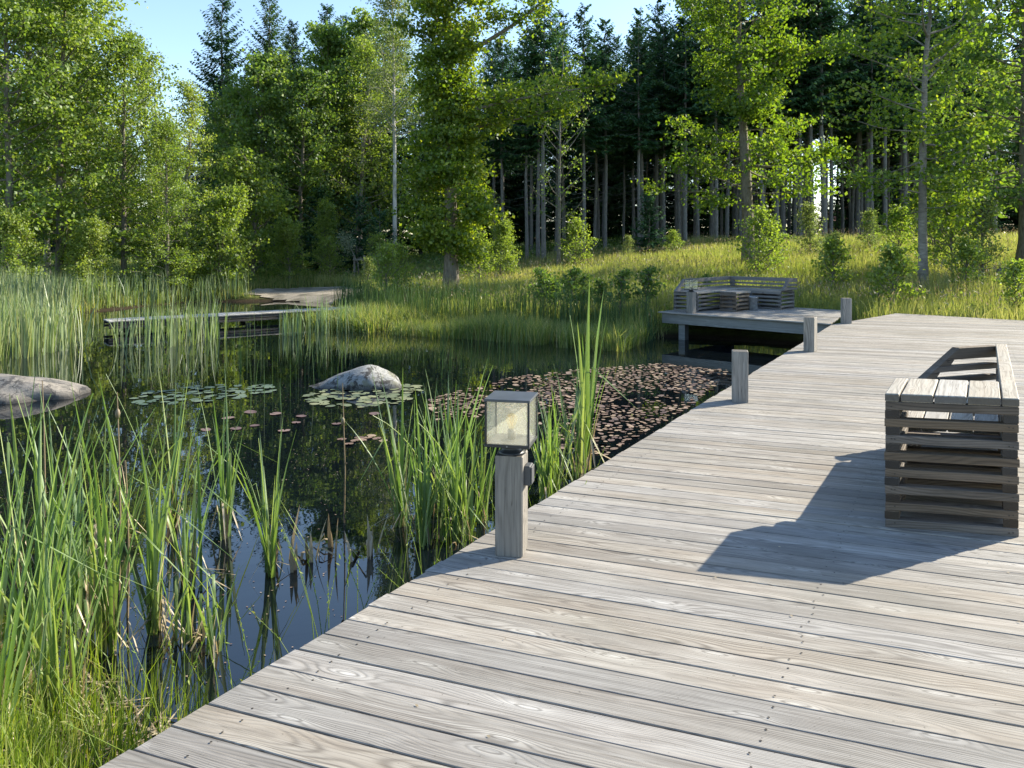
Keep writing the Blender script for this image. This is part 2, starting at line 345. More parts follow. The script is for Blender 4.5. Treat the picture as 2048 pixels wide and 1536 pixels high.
def rock_mat(name, a, b, dark, lich):
    m, t, out = new_mat(name); n = N(t); tc = n('TexCoord'); P = tc.outputs['Object']
    n1 = n('TexNoise', {'Vector': P, 'Scale': 5.0, 'Detail': 7.0, 'Roughness': 0.7}).outputs[0]
    n2 = n('TexNoise', {'Vector': P, 'Scale': 26.0, 'Detail': 5.0, 'Roughness': 0.75}).outputs[0]
    n3 = n('TexNoise', {'Vector': P, 'Scale': 3.2, 'Detail': 5.0, 'Roughness': 0.65}).outputs[0]
    col = n.mix(n.maprange(n2, 0.35, 0.65), (*a, 1), (*b, 1))
    col = n.mix(n.maprange(n1, 0.52, 0.57), col, (*dark, 1)); col = n.mix(n.maprange(n3, 0.58, 0.63), col, (*lich, 1))
    wet = n.maprange(n('SeparateXYZ', {0: n('NewGeometry').outputs['Position']}).outputs[2], -0.63, -0.55, 0.35, 1.0)
    ck = n('TexVoronoi', {'Vector': n.addv(P, n.scalev(n('TexNoise', {'Vector': P, 'Scale': 3.0, 'Detail': 3.0}).outputs['Color'], (.5, .5, .5))), 'Scale': 1.9}, feature='DISTANCE_TO_EDGE').outputs['Distance']
    col = n.mix(n.maprange(ck, 0.004, 0.016, .8, 0.), col, (.03, .028, .025, 1))
    hs = n('HueSaturation', {'Value': wet, 'Color': col})
    bp = n('Bump', {'Height': n.math('ADD', n1, n.math('MULTIPLY', n2, .4)), 'Strength': 0.7, 'Distance': 0.03})
    p = n('BsdfPrincipled', {'Base Color': hs.outputs[0], 'Roughness': 0.85, 'Normal': bp.outputs[0]}); t.links.new(p.outputs[0], out.inputs[0]); return m
M['rock1'] = rock_mat('speckled_granite', (0.16, 0.165, 0.16), (0.31, 0.31, 0.30), (0.045, 0.042, 0.038), (0.17, 0.17, 0.13))
M['rock2'] = rock_mat('brown_granite', (0.19, 0.17, 0.145), (0.29, 0.26, 0.22), (0.10, 0.09, 0.08), (0.15, 0.14, 0.12))

def ground_mat():
    m, t, out = new_mat('soil_and_moss'); n = N(t); P = n('NewGeometry').outputs['Position']
    a = n('TexNoise', {'Vector': P, 'Scale': 0.35, 'Detail': 5.0}).outputs[0]; b = n('TexNoise', {'Vector': P, 'Scale': 6.0, 'Detail': 6.0, 'Roughness': .7}).outputs[0]
    col = n.mix(n.maprange(b, .35, .65), (0.06, 0.075, 0.018, 1), (0.12, 0.14, 0.035, 1)); col = n.mix(n.maprange(a, .5, .65, 0, .7), col, (0.13, 0.115, 0.05, 1))
    z = n('SeparateXYZ', {0: P}).outputs[2]
    col = n.mix(n.maprange(z, -0.60, -0.50, 1., 0.), col, (0.035, 0.026, 0.016, 1))
    bp = n('Bump', {'Height': b, 'Strength': 0.8, 'Distance': 0.06})
    p = n('BsdfPrincipled', {'Base Color': col, 'Roughness': 0.95, 'Normal': bp.outputs[0]}); p.inputs['Specular IOR Level'].default_value = 0.1
    t.links.new(p.outputs[0], out.inputs[0]); return m
M['ground'] = ground_mat()
def sand_mat():
    m, t, out = new_mat('coarse_sand'); n = N(t); P = n('NewGeometry').outputs['Position']
    a = n('TexNoise', {'Vector': P, 'Scale': 1.3, 'Detail': 6.0}).outputs[0]; b = n('TexNoise', {'Vector': P, 'Scale': 30.0, 'Detail': 4.0, 'Roughness': .7}).outputs[0]
    col = n.mix(n.maprange(b, .35, .65), (0.20, 0.175, 0.14, 1), (0.34, 0.30, 0.24, 1)); col = n.mix(n.maprange(a, .5, .62), col, (0.13, 0.115, 0.085, 1))
    bp = n('Bump', {'Height': b, 'Strength': 0.6, 'Distance': 0.03}); p = n('BsdfPrincipled', {'Base Color': col, 'Roughness': 0.95, 'Normal': bp.outputs[0]})
    t.links.new(p.outputs[0], out.inputs[0]); return m
M['sand'] = sand_mat()
def water_mat():
    m, t, out = new_mat('dark_pond_water'); n = N(t); P = n('NewGeometry').outputs['Position']
    a = n('TexNoise', {'Vector': n.scalev(P, (1.0, 1.0, 1)), 'Scale': 2.2, 'Detail': 3.0}).outputs[0]
    b = n('TexNoise', {'Vector': P, 'Scale': 0.5, 'Detail': 2.0}).outputs[0]
    bp = n('Bump', {'Height': n.math('ADD', a, b), 'Strength': 0.06, 'Distance': 0.02})
    p = n('BsdfPrincipled', {'Base Color': (0.003, 0.005, 0.007, 1), 'Roughness': 0.012, 'IOR': 1.7, 'Normal': bp.outputs[0]})
    t.links.new(p.outputs[0], out.inputs[0]); return m
M['water'] = water_mat()

# ------------------------------------------------------------------ terrain and pond
WATER = -0.65
POND = np.array([(-0.3, 2.6), (-1.15, 3.05), (-2.1, 3.7), (-3.5, 4.5), (-6.0, 6.0), (-9.0, 8.5), (-11.6, 12.5), (-13.0, 18), (-13.4, 23), (-14.0, 26.6), (-12.5, 30.2),
                 (-9.6, 31.0), (-7.0, 29.2), (-5.6, 26.0), (-4.2, 23.0), (-2.2, 21.4), (0.3, 20.3), (2.0, 19.0), (3.4, 18.3), (5.2, 18.2), (7.2, 17.2), (8.0, 14.5), (6.0, 10), (3.2, 5.8), (1.4, 3.2)])
DECK = [(-4.40, -3.0), (6.45, 15.50), (9.02, 18.05), (10.85, 16.30), (17.0, 10.4), (17.0, -3.0)]
PO = np.array([3.50, 18.49]); PA = np.array([0.7227, -0.6911]); PB = np.array([0.6911, 0.7227])
def pl(s, t): v = PO + PA * s + PB * t; return (float(v[0]), float(v[1]))
PLATFORM = [pl(0, 0), pl(4.19, 0), pl(4.19, 3.5), pl(0, 3.5)]
def inside(poly, X, Y):
    poly = np.asarray(poly); r = np.zeros(X.shape, bool); n = len(poly)
    for i in range(n):
        x1, y1 = poly[i]; x2, y2 = poly[(i + 1) % n]
        c = ((y1 > Y) != (y2 > Y)) & (X < (x2 - x1) * (Y - y1) / (y2 - y1 + 1e-12) + x1); r ^= c
    return r
def sdist(poly, X, Y):
    poly = np.asarray(poly); d = np.full(X.shape, 1e9); n = len(poly)
    for i in range(n):
        a = poly[i]; b = poly[(i + 1) % n]; e = b - a
        t = np.clip(((X - a[0]) * e[0] + (Y - a[1]) * e[1]) / (e @ e), 0, 1)
        d = np.minimum(d, np.hypot(X - a[0] - t * e[0], Y - a[1] - t * e[1]))
    return np.where(inside(poly, X, Y), -d, d)
def sstep(a, b, x): t = np.clip((x - a) / (b - a), 0, 1); return t * t * (3 - 2 * t)
def ground_h(X, Y):
    X = np.asarray(X, float); Y = np.asarray(Y, float)
    wob = (0.25 * np.sin(X * 1.3 + Y * .7) + 0.2 * np.sin(Y * 2.1 - X * .6)) * (.35 + .65 * sstep(5, 9, Y))
    d = sdist(POND, X, Y) + wob
    s = 0.045 + 0.038 * sstep(-9, 9, X)
    h = WATER + np.where(d > 0, 0.16 * sstep(0, 1.0, d) + np.minimum(d, 24) * s + np.clip(d - 24, 0, 300) * .01, np.maximum(d * 0.35, -0.8))
    h = h + 0.05 * np.sin(X * .9) * np.sin(Y * .8) * sstep(0, 3, d)
    near = sstep(1.2, -0.3, sdist(DECK, X, Y)); plat = sstep(1.0, -0.3, sdist(PLATFORM, X, Y))
    lim = -0.16 - 0.2 * np.maximum(near, plat)
    return np.where(np.maximum(near, plat) > 0, np.minimum(h, h * (1 - np.maximum(near, plat)) + lim * np.maximum(near, plat)), h)
def gh(x, y): return float(ground_h(np.array([x]), np.array([y]))[0])
def axis(a, b, st, lo, hi):
    mid = np.arange(a, b + 1e-6, st); l = a - st * np.cumsum(1.28 ** np.arange(1, 30)); h = b + st * np.cumsum(1.28 ** np.arange(1, 30))
    return np.concatenate([[lo], l[(l > lo)][::-1], mid, h[h < hi], [hi]])
gx = axis(-32, 36, 0.45, -700, 700); gy = axis(-6, 60, 0.45, -60, 1200)
GX, GY = np.meshgrid(gx, gy); GZ = ground_h(GX, GY)
nx, ny = len(gx), len(gy)
ii = (np.arange(ny - 1)[:, None] * nx + np.arange(nx - 1)[None, :]).ravel()
ground = link('ground', mesh_np('ground', np.stack([GX.ravel(), GY.ravel(), GZ.ravel()], 1), np.stack([ii, ii + 1, ii + nx + 1, ii + nx], 1), M['ground'], smooth=True))
tag(ground, 'grassy ground and forest floor around the pond', 'ground', kind='structure')
wv = [(-20, 1.5), (12, 1.5), (12, 36), (-20, 36)]
water = link('pond_water', mesh_py('pond_water', [(x, y, WATER) for x, y in wv], [(0, 1, 2, 3)], M['water']))
tag(water, 'still dark pond water mirroring the trees', 'water', kind='structure')
# sandy beach by the footbridge
sp = np.array([(-11.2, 31.5), (-9.4, 30.8), (-7.4, 29.6), (-6.3, 28.3), (-5.6, 29.0), (-5.8, 32.0), (-7.5, 34.6), (-9.5, 34.8), (-11.0, 33.6)])
sx_ = np.arange(-12, -5, .3); sy_ = np.arange(27.8, 35.5, .3); SX, SY = np.meshgrid(sx_, sy_); SZ = ground_h(SX, SY) + .035
keep = sdist(sp, SX, SY) < 0.1; idx = -np.ones(SX.shape, int); idx[keep] = np.arange(keep.sum())
q = np.stack([idx[:-1, :-1], idx[:-1, 1:], idx[1:, 1:], idx[1:, :-1]], -1).reshape(-1, 4); q = q[(q >= 0).all(1)]
tag(link('sand_beach', mesh_np('sand_beach', np.stack([SX[keep], SY[keep], SZ[keep]], 1), q, M['sand'], smooth=True)), 'pale sandy patch on the bank beyond the footbridge', 'sand', kind='structure')

# ------------------------------------------------------------------ deck, platform
def planked(parent, poly, ang, pitch, gap, th, mat, name, v0=None, jit=1.0, skip=None):
    c, s = math.cos(ang), math.sin(ang); nrm = (-s, c)
    vals = [p[0] * nrm[0] + p[1] * nrm[1] for p in poly]; v = min(vals) if v0 is None else v0
    k = 0; out = []
    while v < max(vals):
        pc = clip(clip(poly, (-nrm[0], -nrm[1]), -(v + gap * random.uniform(.3, .75))), nrm, v + pitch - gap * random.uniform(.3, .75))
        if len(pc) >= 3 and abs(area(pc)) > 0.004:
            ex = random.uniform(-.006, .006) * jit
            pc = [(x + ex * c, y + ex * s) for x, y in pc]
            dz = random.uniform(-.0016, .0016) * jit
            o = board(name, pc, -th + dz, dz, mat, parent, ang, 0.0022); out.append((v + pitch / 2, o)); k += 1
        v += pitch
    return out
random.seed(21)
deck = empty('wooden_deck', (0, 0, 0), 0, 'weathered grey boardwalk of wide planks beside the pond', 'deck', kind='structure')
DANG = math.radians(-20.2); DC, DS = math.cos(DANG), math.sin(DANG)
CUT = (3.0, -1.0)
deck_clip = clip(DECK, (0, -1), 0.6)       # the boards start just behind the viewer's feet
planks = planked(deck, deck_clip, DANG, 0.1388, 0.0066, 0.028, M['deck'], 'plank')
# screws, two per plank on every joist line
SV = []; SF = []; hexa = [(math.cos(a) * .0047, math.sin(a) * .0048) for a in np.arange(6) * math.pi / 3]
jd = np.array([math.sin(math.radians(30.3)), math.cos(math.radians(30.3))]); jn = np.array([jd[1], -jd[0]]); j0 = np.array([-4.40, -3.0])
for v, o in planks:
    for jo in (0.20, 1.72, 2.95, 4.2):
        for dv in (-0.034, 0.034):
            if random.random() < .1: continue
            # point on the plank's line (normal coordinate v+dv) that lies jo from the deck edge
            nn = np.array([-DS, DC]); A = np.array([nn, jn]); bvec = np.array([v + dv, j0 @ jn + jo]); p = np.linalg.solve(A, bvec) + np.array([random.gauss(0, .013), random.gauss(0, .006)])
            if not (0.7 < p[1] < 14): continue
            b0 = len(SV); SV += [(p[0] + x, p[1] + y, 0.0022) for x, y in hexa]; SF.append(tuple(range(b0, b0 + 6)))
tag(link('screw_heads', mesh_py('screw_heads', SV, SF, M['screw']), deck), kind='stuff')
# bearers under the boards
def beam(name, p0, p1, wd, z0, z1, mat, parent, bev=0.004):
    d = unit(np.array([p1[0] - p0[0], p1[1] - p0[1]])); nn = np.array([-d[1], d[0]]) * wd / 2
    p0 = np.array(p0); p1 = np.array(p1)
    return board(name, [tuple(p0 - nn), tuple(p1 - nn), tuple(p1 + nn), tuple(p0 + nn)], z0, z1, mat, parent, bev=bev)
for off in (0.14, 1.34, 2.54, 3.74):
    a = j0 + jn * off + jd * 2; b = j0 + jn * off + jd * 21.0
    beam('joist', tuple(a), tuple(b), 0.07, -0.21, -0.036, M['dark_wood'], deck)
for k in range(7):
    p = j0 + jn * 0.2 + jd * (6.4 + 2.3 * k)
    beam('support_post', (p[0] - .07, p[1]), (p[0] + .07, p[1]), 0.14, -1.35, -0.215, M['dark_wood'], deck)
plat = empty('corner_platform', (*PO, 0), 0, 'small raised wooden platform with benches at the far end of the deck', 'platform', kind='structure')
plat.location = (0, 0, 0)
planked(plat, [pl(0, 0), pl(4.13, 0), pl(3.2, 3.45), pl(0, 3.5)], math.atan2(PA[1], PA[0]), 0.1388, 0.0066, 0.028, M['deck'], 'plank')
beam('fascia_beam', pl(0.06, 0.13), pl(4.05, 0.13), 0.06, -0.27, -0.032, M['beam'], plat)
beam('fascia_beam', pl(0.13, 0.17), pl(0.13, 3.4), 0.06, -0.27, -0.032, M['beam'], plat)
for s_, t_ in ((0.55, 0.27), (0.3, 3.0)):
    beam('support_post', tuple(np.array(pl(s_, t_)) - PA * .085), tuple(np.array(pl(s_, t_)) + PA * .085), 0.17, -1.3, -0.036, M['beam'], plat)

# ------------------------------------------------------------------ bollards and lamps
def post_mesh(wd, h, mat):
    """square post, local x along the grain (upright): built lying, then stood up"""
    return prism_mesh('post', [(0, -wd / 2), (h, -wd / 2), (h, wd / 2), (0, wd / 2)], -wd / 2, wd / 2, mat, 0.006)
def stand(o): o.matrix_local = Matrix(((0, 0, 1, 0), (0, 1, 0, 0), (1, 0, 0, 0), (0, 0, 0, 1))); return o
def bollard(x, y, rz, wd, h, label, group=None):
    t = empty('bollard', (x, y, 0.001), rz, label, 'bollard', group)
    stand(link('post', post_mesh(wd, h, M['post']), t)); return t
bollard(2.335, 7.88, math.radians(-14), 0.158, 0.517, 'square weathered wooden bollard on the deck edge, nearest after the lantern post')
bollard(4.50, 11.60, math.radians(-38), 0.158, 0.512, 'square wooden bollard on the deck edge, middle one of three plain posts')
bollard(6.83, 15.72, math.radians(-8), 0.172, 0.515, 'square wooden bollard farthest away, where the deck meets the platform')

def box_verts(x0, x1, y0, y1, z0, z1): return [(x0, y0), (x1, y0), (x1, y1), (x0, y1)], z0, z1
def bx(name, x0, x1, y0, y1, z0, z1, mat, parent, bev=0.0012):
    return link(name, prism_mesh(name, [(x0, y0), (x1, y0), (x1, y1), (x0, y1)], z0, z1, mat, bev), parent)
def lathe(name, prof, mat, parent, k=20, loc=(0, 0, 0)):
    V = []; F = []
    for r, z in prof: V += [(r * math.cos(a), r * math.sin(a), z) for a in np.arange(k) * 2 * math.pi / k]
    for i in range(len(prof) - 1):
        for j in range(k): F.append((i * k + j, i * k + (j + 1) % k, (i + 1) * k + (j + 1) % k, (i + 1) * k + j))
    F.append(tuple(range(k))[::-1]); F.append(tuple(range((len(prof) - 1) * k, len(prof) * k)))
    o = link(name, mesh_py(name, V, F, mat, True), parent); o.location = loc; return o
def lantern(x, y, rz, wd, h, label, sw=0.232, detail=True):
    t = empty('lantern_post', (x, y, 0.001), rz, label, 'lantern')
    p = stand(link('post', post_mesh(wd, h, M['post']), t))
    # shrunken dark neck
    lathe('neck', [(0.075, h + .0005), (0.066, h + .012), (0.05, h + .022), (0.05, h + .042), (0.07, h + .052)], M['black'], t, 20)
    z0 = h + .053; hh = sw / 2
    body = bx('lamp_base', -hh, hh, -hh, hh, z0, z0 + .014, M['black'], t)
    bx('base_plate', -hh + .014, hh - .014, -hh + .014, hh - .014, z0 + .0145, z0 + .017, M['socket'], body)
    z1 = z0 + sw; f = 0.010
    for sx in (-1, 1):
        for sy in (-1, 1):
            cx, cy_ = sx * (hh - f / 2), sy * (hh - f / 2)
            bx('frame_bar', cx - f / 2, cx + f / 2, cy_ - f / 2, cy_ + f / 2, z0 + .0145, z1 - .0005, M['black'], t)
    roof = bx('lamp_roof', -hh - .003, hh + .003, -hh - .003, hh + .003, z1, z1 + .013, M['lamp_top'], t)
    for sy in (-1, 1):
        bx('pane', -hh + f + .001, hh - f - .001, sy * (hh - f / 2) - .0015, sy * (hh - f / 2) + .0015, z0 + .016, z1 - .002, M['pane'], t, .0004)
        bx('pane', sy * (hh - f / 2) - .0015, sy * (hh - f / 2) + .0015, -hh + f + .001, hh - f - .001, z0 + .016, z1 - .002, M['pane'], t, .0004)
    zb = z0 + .0175
    soc = lathe('socket', [(0.021, zb), (0.021, zb + .045), (0.017, zb + .052)], M['socket'], t, 18)
    if detail:
        bulb = lathe('bulb', [(0.012, zb + .0525), (0.017, zb + .065), (0.025, zb + .082), (0.031, zb + .098), (0.03, zb + .113), (0.023, zb + .127), (0.011, zb + .135), (0.002, zb + .137)], M['bulb'], t, 22)
        fil = Tubes()
        for k in range(6):
            a = k * math.pi / 3; fil.add([(0.005 * math.cos(a), 0.005 * math.sin(a), zb + .07), (0.014 * math.cos(a + .3), 0.014 * math.sin(a + .3), zb + .125)], [0.0009, 0.0009], 5)
        link('filament', fil.mesh('filament', M['filament']), bulb)
        bx('screw', -0.003, 0.003, -hh - .003, -hh + .001, z0 + .004, z0 + .010, M['zinc'], body, .0005)
        jb = bx('switch_box', wd / 2 + .0005, wd / 2 + .034, -.045, .035, h - .155, h - .055, M['grey_box'], t, .005)
        bx('box_lid', wd / 2 + .0345, wd / 2 + .042, -.040, .030, h - .15, h - .06, M['grey_box'], jb, .003)
    return t
lantern(-0.002, 4.018, math.radians(-12), 0.146, 0.515, 'black framed glass lantern with a bulb on a wooden post at the deck edge')
lantern(*pl(0.82, 0.16), math.radians(-44), 0.165, 0.50, 'small glass lantern on a post at the front edge of the far platform', detail=False)

# ------------------------------------------------------------------ slatted benches (log-cabin stacks of battens)
LH = 0.0475
def L(k): return (k * LH + .0008, (k + 1) * LH - .0008)
class Frame:
    def __init__(s, o, e, u): s.o = np.array(o, float); s.e = unit(np.array(e, float)); s.u = unit(np.array(u, float))
    def p(s, a, b): v = s.o + s.e * a + s.u * b; return (float(v[0]), float(v[1]))
    def quad(s, a0, a1, b0, b1): return [s.p(a0, b0), s.p(a1, b0), s.p(a1, b1), s.p(a0, b1)]
def stick_e(f, t, mat, a0, a1, b, k, wd=0.07, name='slat', kk=1):
    j = random.uniform
    a0 += j(-.004, .003); a1 += j(-.003, .004); b += j(-.003, .003)
    return board(name, f.quad(a0, a1, b, b + wd), L(k)[0], L(k + kk - 1)[1], mat, t)
def stick_u(f, t, mat, a, b0, b1, k, wd=0.07, name='slat', kk=1):
    j = random.uniform
    b0 += j(-.004, .004); b1 += j(-.004, .004); a += j(-.003, .003)
    q = f.quad(a, a + wd, b0, b1); return board(name, [q[1], q[2], q[3], q[0]], L(k)[0], L(k + kk - 1)[1], mat, t)
random.seed(77)
near = empty('slatted_bench', (0, 0, 0), 0, 'slatted wooden bench with tall boxy end and low backrest standing on the deck', 'bench')
A0 = np.array([2.117, 4.365]); EB = np.array([0.658, -0.155]); UB = np.array([0.5225, 0.8526])
f = Frame(A0, EB, UB); W_ = 0.676; LB = 2.72
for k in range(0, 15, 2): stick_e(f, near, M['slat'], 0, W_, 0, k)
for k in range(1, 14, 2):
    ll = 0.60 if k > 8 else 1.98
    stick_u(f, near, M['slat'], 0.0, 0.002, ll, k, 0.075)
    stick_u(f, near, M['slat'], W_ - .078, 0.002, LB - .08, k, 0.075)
for k in (0, 2, 4, 6, 8, 14): stick_e(f, near, M['slat'], 0.0, W_, 0.53, k)  # back wall of the end box; lower slats added to block light inside
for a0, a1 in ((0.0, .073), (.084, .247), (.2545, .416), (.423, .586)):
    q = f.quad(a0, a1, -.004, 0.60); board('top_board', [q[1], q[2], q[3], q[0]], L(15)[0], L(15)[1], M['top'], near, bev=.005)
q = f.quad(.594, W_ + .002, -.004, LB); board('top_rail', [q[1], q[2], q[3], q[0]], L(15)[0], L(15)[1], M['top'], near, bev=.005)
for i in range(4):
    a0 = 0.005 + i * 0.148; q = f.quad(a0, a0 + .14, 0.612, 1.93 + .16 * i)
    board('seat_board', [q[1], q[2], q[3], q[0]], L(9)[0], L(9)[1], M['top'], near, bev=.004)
WP0 = np.array([3.20, 6.19]); WP1 = np.array(f.p(W_ - .06, LB - .02)); wd_ = unit(WP1 - WP0); WL = float(np.linalg.norm(WP1 - WP0)) - .1
SL = 0.46                                     # slope run of the wing
def wing(t, org, d, WL, SL, mat, th=0.07, base=10, lows=True):
    z_a = base * LH; z_b = 16 * LH
    xl = lambda z: SL * max(0.0, (z - z_a)) / (z_b - z_a)
    for k0, k1 in ((10, 10), (12, 12), (14, 15)):
        za, zb = L(k0)[0], L(k1)[1]
        panel('back_slat', org, d, [(xl(za), za), (WL, za), (WL, zb), (xl(zb), zb)], th, mat, t)
    for k in (11, 13):
        za, zb = L(k); panel('end_block', org, d, [(xl(za), za), (xl(za) + .13, za), (xl(zb) + .10, zb), (xl(zb), zb)], th, mat, t)
    if lows:
        for k in range(0, 9, 2): panel('slat', org, d, [(0.03, L(k)[0]), (WL, L(k)[0]), (WL, L(k)[1]), (0.03, L(k)[1])], th, mat, t)
wing(near, WP0, wd_, WL, SL, M['slat'])

far = empty('corner_bench', (0, 0, 0), 0, 'grey L-shaped slatted corner bench with sloped ends on the far platform', 'bench')
fl = Frame(pl(0.10, 0.55), PA, PB)             # left arm, runs along PB
for k in range(0, 9, 2):
    stick_e(fl, far, M['far_wood'], 0, .66, 0, k); stick_e(fl, far, M['far_wood'], 0, .66, 1.3, k)
for k in range(1, 9, 2):
    stick_u(fl, far, M['far_wood'], .59, .002, 2.0, k); stick_u(fl, far, M['far_wood'], 0.0, .002, 2.75, k)
for i in range(4):
    q = fl.quad(.01 + i * .165, .165 + i * .165, -.01, 2.72); board('seat_board', [q[1], q[2], q[3], q[0]], L(9)[0], L(9)[1], M['deck'], far)
def back(t, org, d, length, mat, slope=0.0):
    wing(t, org, d, length, slope, mat, lows=False)
back(far, fl.p(0.0, 0.0), PB, 2.82, M['far_wood'], 0.42)
fr = Frame(pl(0.80, 2.52), PA, PB)             # back arm, runs along PA
for k in range(0, 9, 2):
    stick_e(fr, far, M['far_wood'], 0, 1.12, 0.0, k); stick_e(fr, far, M['far_wood'], -.02, 1.12, .73, k)
for k in range(1, 9, 2):
    stick_u(fr, far, M['far_wood'], 1.05, .002, .80, k); stick_u(fr, far, M['far_wood'], .30, .002, .80, k)
for i in range(4):
    q = fr.quad(-.04, 1.13, .01 + i * .165, .165 + i * .165); board('seat_board', q, L(9)[0], L(9)[1], M['deck'], far)
back(far, fr.p(-0.66, .86), PA, 1.78, M['far_wood'])
wing(far, fr.p(1.13, 0.0), PB, .80, .3, M['far_wood'], base=10, lows=False)
tb = empty('slatted_table', (0, 0, 0), 0, 'low slatted box table in front of the far corner bench', 'table')
ft = Frame(pl(0.98, 1.22), PA, PB)
for k in range(0, 9, 2):
    stick_e(ft, tb, M['slat'], 0, .42, 0, k); stick_e(ft, tb, M['slat'], 0, .42, .63, k)
for k in range(1, 9, 2):
    stick_u(ft, tb, M['slat'], 0, .002, .70, k); stick_u(ft, tb, M['slat'], .35, .002, .70, k)
for i in range(3):
    q = ft.quad(-.02 + i * .155, .13 + i * .155, -.03, .73); board('top_board', [q[1], q[2], q[3], q[0]], L(9)[0], L(9)[1], M['deck'], tb)
bn = empty('metal_bin', (*pl(1.42, 2.02), 0.001), 0, 'round zinc bucket standing between the far table and bench', 'bucket')
lathe('bucket_body', [(0.125, 0), (0.13, .01), (0.142, .31), (0.147, .318), (0.147, .325), (0.138, .325), (0.136, .31), (0.125, .03)], M['zinc'], bn, 24)

# ------------------------------------------------------------------ low footbridge
bridge = empty('footbridge', (0, 0, 0), 0, 'low pale plank footbridge crossing the far end of the pond', 'footbridge')
B0 = np.array([-10.2, 19.47]); B1 = np.array([-4.5, 23.7]); bd = unit(B1 - B0); bnv = np.array([-bd[1], bd[0]]); BL = float(np.linalg.norm(B1 - B0))
BZ = -0.335
kpl = int(BL / 0.15)
for k in range(kpl):
    a = B0 + bd * (k * .15); q_ = [tuple(a), tuple(a + bnv * .85), tuple(a + bnv * .85 + bd * .144), tuple(a + bd * .144)]
    dz = random.uniform(-.003, .003); board('plank', q_, BZ - .03 + dz, BZ + dz, M['pale'], bridge)
for off in (0.05, 0.75):
    for zt, hh in ((BZ - .034, .08), (BZ - .135, .06)):
        beam('side_beam', tuple(B0 + bnv * off), tuple(B1 + bnv * off), .06, zt - hh, zt, M['dark_wood'], bridge)
for k in range(5):
    for off in (0.12, 0.66):
        p = B0 + bd * (0.5 + k * (BL - 1) / 4) + bnv * off
        beam('pile', (p[0] - .06, p[1]), (p[0] + .06, p[1]), .12, -1.3, BZ - .26, M['dark_wood'], bridge)

# ------------------------------------------------------------------ boulders
def boulder(name, loc, dims, seed, mat, label, fn, cat='boulder', res=4):
    import bmesh
    bm = bmesh.new(); bmesh.ops.create_icosphere(bm, subdivisions=res, radius=1.0)
    r = np.random.default_rng(seed); K = r.normal(size=(14, 3)) * np.array([1.6, 1.6, 1.6]); ph = r.uniform(0, 6, 14)
    for v in bm.verts:
        p = np.array(v.co); nse = sum(math.sin(float(K[i] @ p) * 2.1 + ph[i]) / (1 + i * .35) for i in range(14)) * .055
        p = p * (1 + nse); p = np.sign(p) * np.abs(p) ** 0.88
        v.co = Vector(fn(p) * np.array(dims))
    me = bpy.data.meshes.new(name); bm.to_mesh(me); bm.free(); me.polygons.foreach_set('use_smooth', [True] * len(me.polygons)); me.materials.append(mat)
    o = link(name, me); o.location = loc; return tag(o, label, cat)
def hump(p):                       # long low tail to the left, rounded hump to the right
    x, y, z = p; t = (x + 1) / 2; prof = 0.12 + 0.94 * (sstep(0.0, 0.78, t)) - 0.25 * sstep(.8, 1.05, t)
    return np.array([x, y * (0.45 + .55 * t), z * prof if z > 0 else z * .5])
boulder('boulder', (-2.60, 12.3, WATER - .05), (0.86, .5, .355), 3, M['rock1'], 'pale speckled boulder with a low pointed tail rising from the pond', hump)
def loaf(p):
    x, y, z = p; return np.array([x, y, z * (1.0 - .22 * sstep(.2, 1.0, x)) if z > 0 else z * .5])
boulder('boulder', (-7.7, 11.5, WATER - .06), (1.32, .6, .36), 8, M['rock2'], 'broad brown grey boulder in the water at the left edge', loaf)
lx, ly = at(2045, 24); boulder('flat_stone', (lx, ly, gh(lx, ly) + .30), (0.75, .5, .22), 12, M['rock2'], 'flat pale stone in the grass at the right edge', lambda p: p, 'stone', 3)

# ------------------------------------------------------------------ water-lily pads
def pad_mesh(name, mat, tone, seed):
    r = np.random.default_rng(seed); k = 13; a = np.linspace(0.22, 2 * math.pi - 0.22, k)
    rad = 1 + r.normal(0, .045, k); V = [(0, 0, 0.0)] + [(math.cos(t) * q, math.sin(t) * q * .93, r.uniform(.0, .09)) for t, q in zip(a, rad)]
    F = [(0, i, i + 1) for i in range(1, k)]
    n0 = len(V); V2 = V + [(x * .97, y * .97, z - .03) for x, y, z in V]; F2 = F + [(n0, n0 + i + 1, n0 + i) for i in range(1, k)]
    me = mesh_np(name, V2, np.array(F2), mat, tone=np.full(len(F2), tone)); return me
def wp(x, y): Z = F_PX * (EYE - WATER) / (y - 490.); return ((x - 1024.) / F_PX * Z, Z)
def scatter(polypx, n, rmin, rmax, tries=40000, ov=0.8, seed=1, dens=None):
    r = np.random.default_rng(seed); poly = np.array([wp(*p) for p in polypx]); lo, hi = poly.min(0), poly.max(0); out = []
    c = r.uniform(lo, hi, size=(tries, 2)); ok = inside(poly, c[:, 0], c[:, 1]) & (~inside(np.array(DECK), c[:, 0], c[:, 1]))
    pts = np.zeros((n, 3)); m = 0
    for x, y in c[ok]:
        if dens is not None and r.random() > dens(x, y): continue
        q = rmin + (rmax - rmin) * r.beta(1.3, 2.2)
        if m and (np.hypot(pts[:m, 0] - x, pts[:m, 1] - y) < (pts[:m, 2] + q) * ov).any(): continue
        pts[m] = (x, y, q); m += 1
        if m >= n: break
    return pts[:m]
padz = [0]
def place_pads(pts, meshes, name, label, group, cat='lily pad', tilt=0.05):
    r = np.random.default_rng(len(pts))
    for x, y, q in pts:
        o = link(name, meshes[int(r.integers(len(meshes)))]); padz[0] += 1
        o.location = (x, y, WATER + .003 + (padz[0] % 17) * .0006); o.scale = (q, q, q * .5)
        o.rotation_euler = (r.normal(0, tilt), r.normal(0, tilt), r.uniform(0, 6.28)); tag(o, label, cat, group)
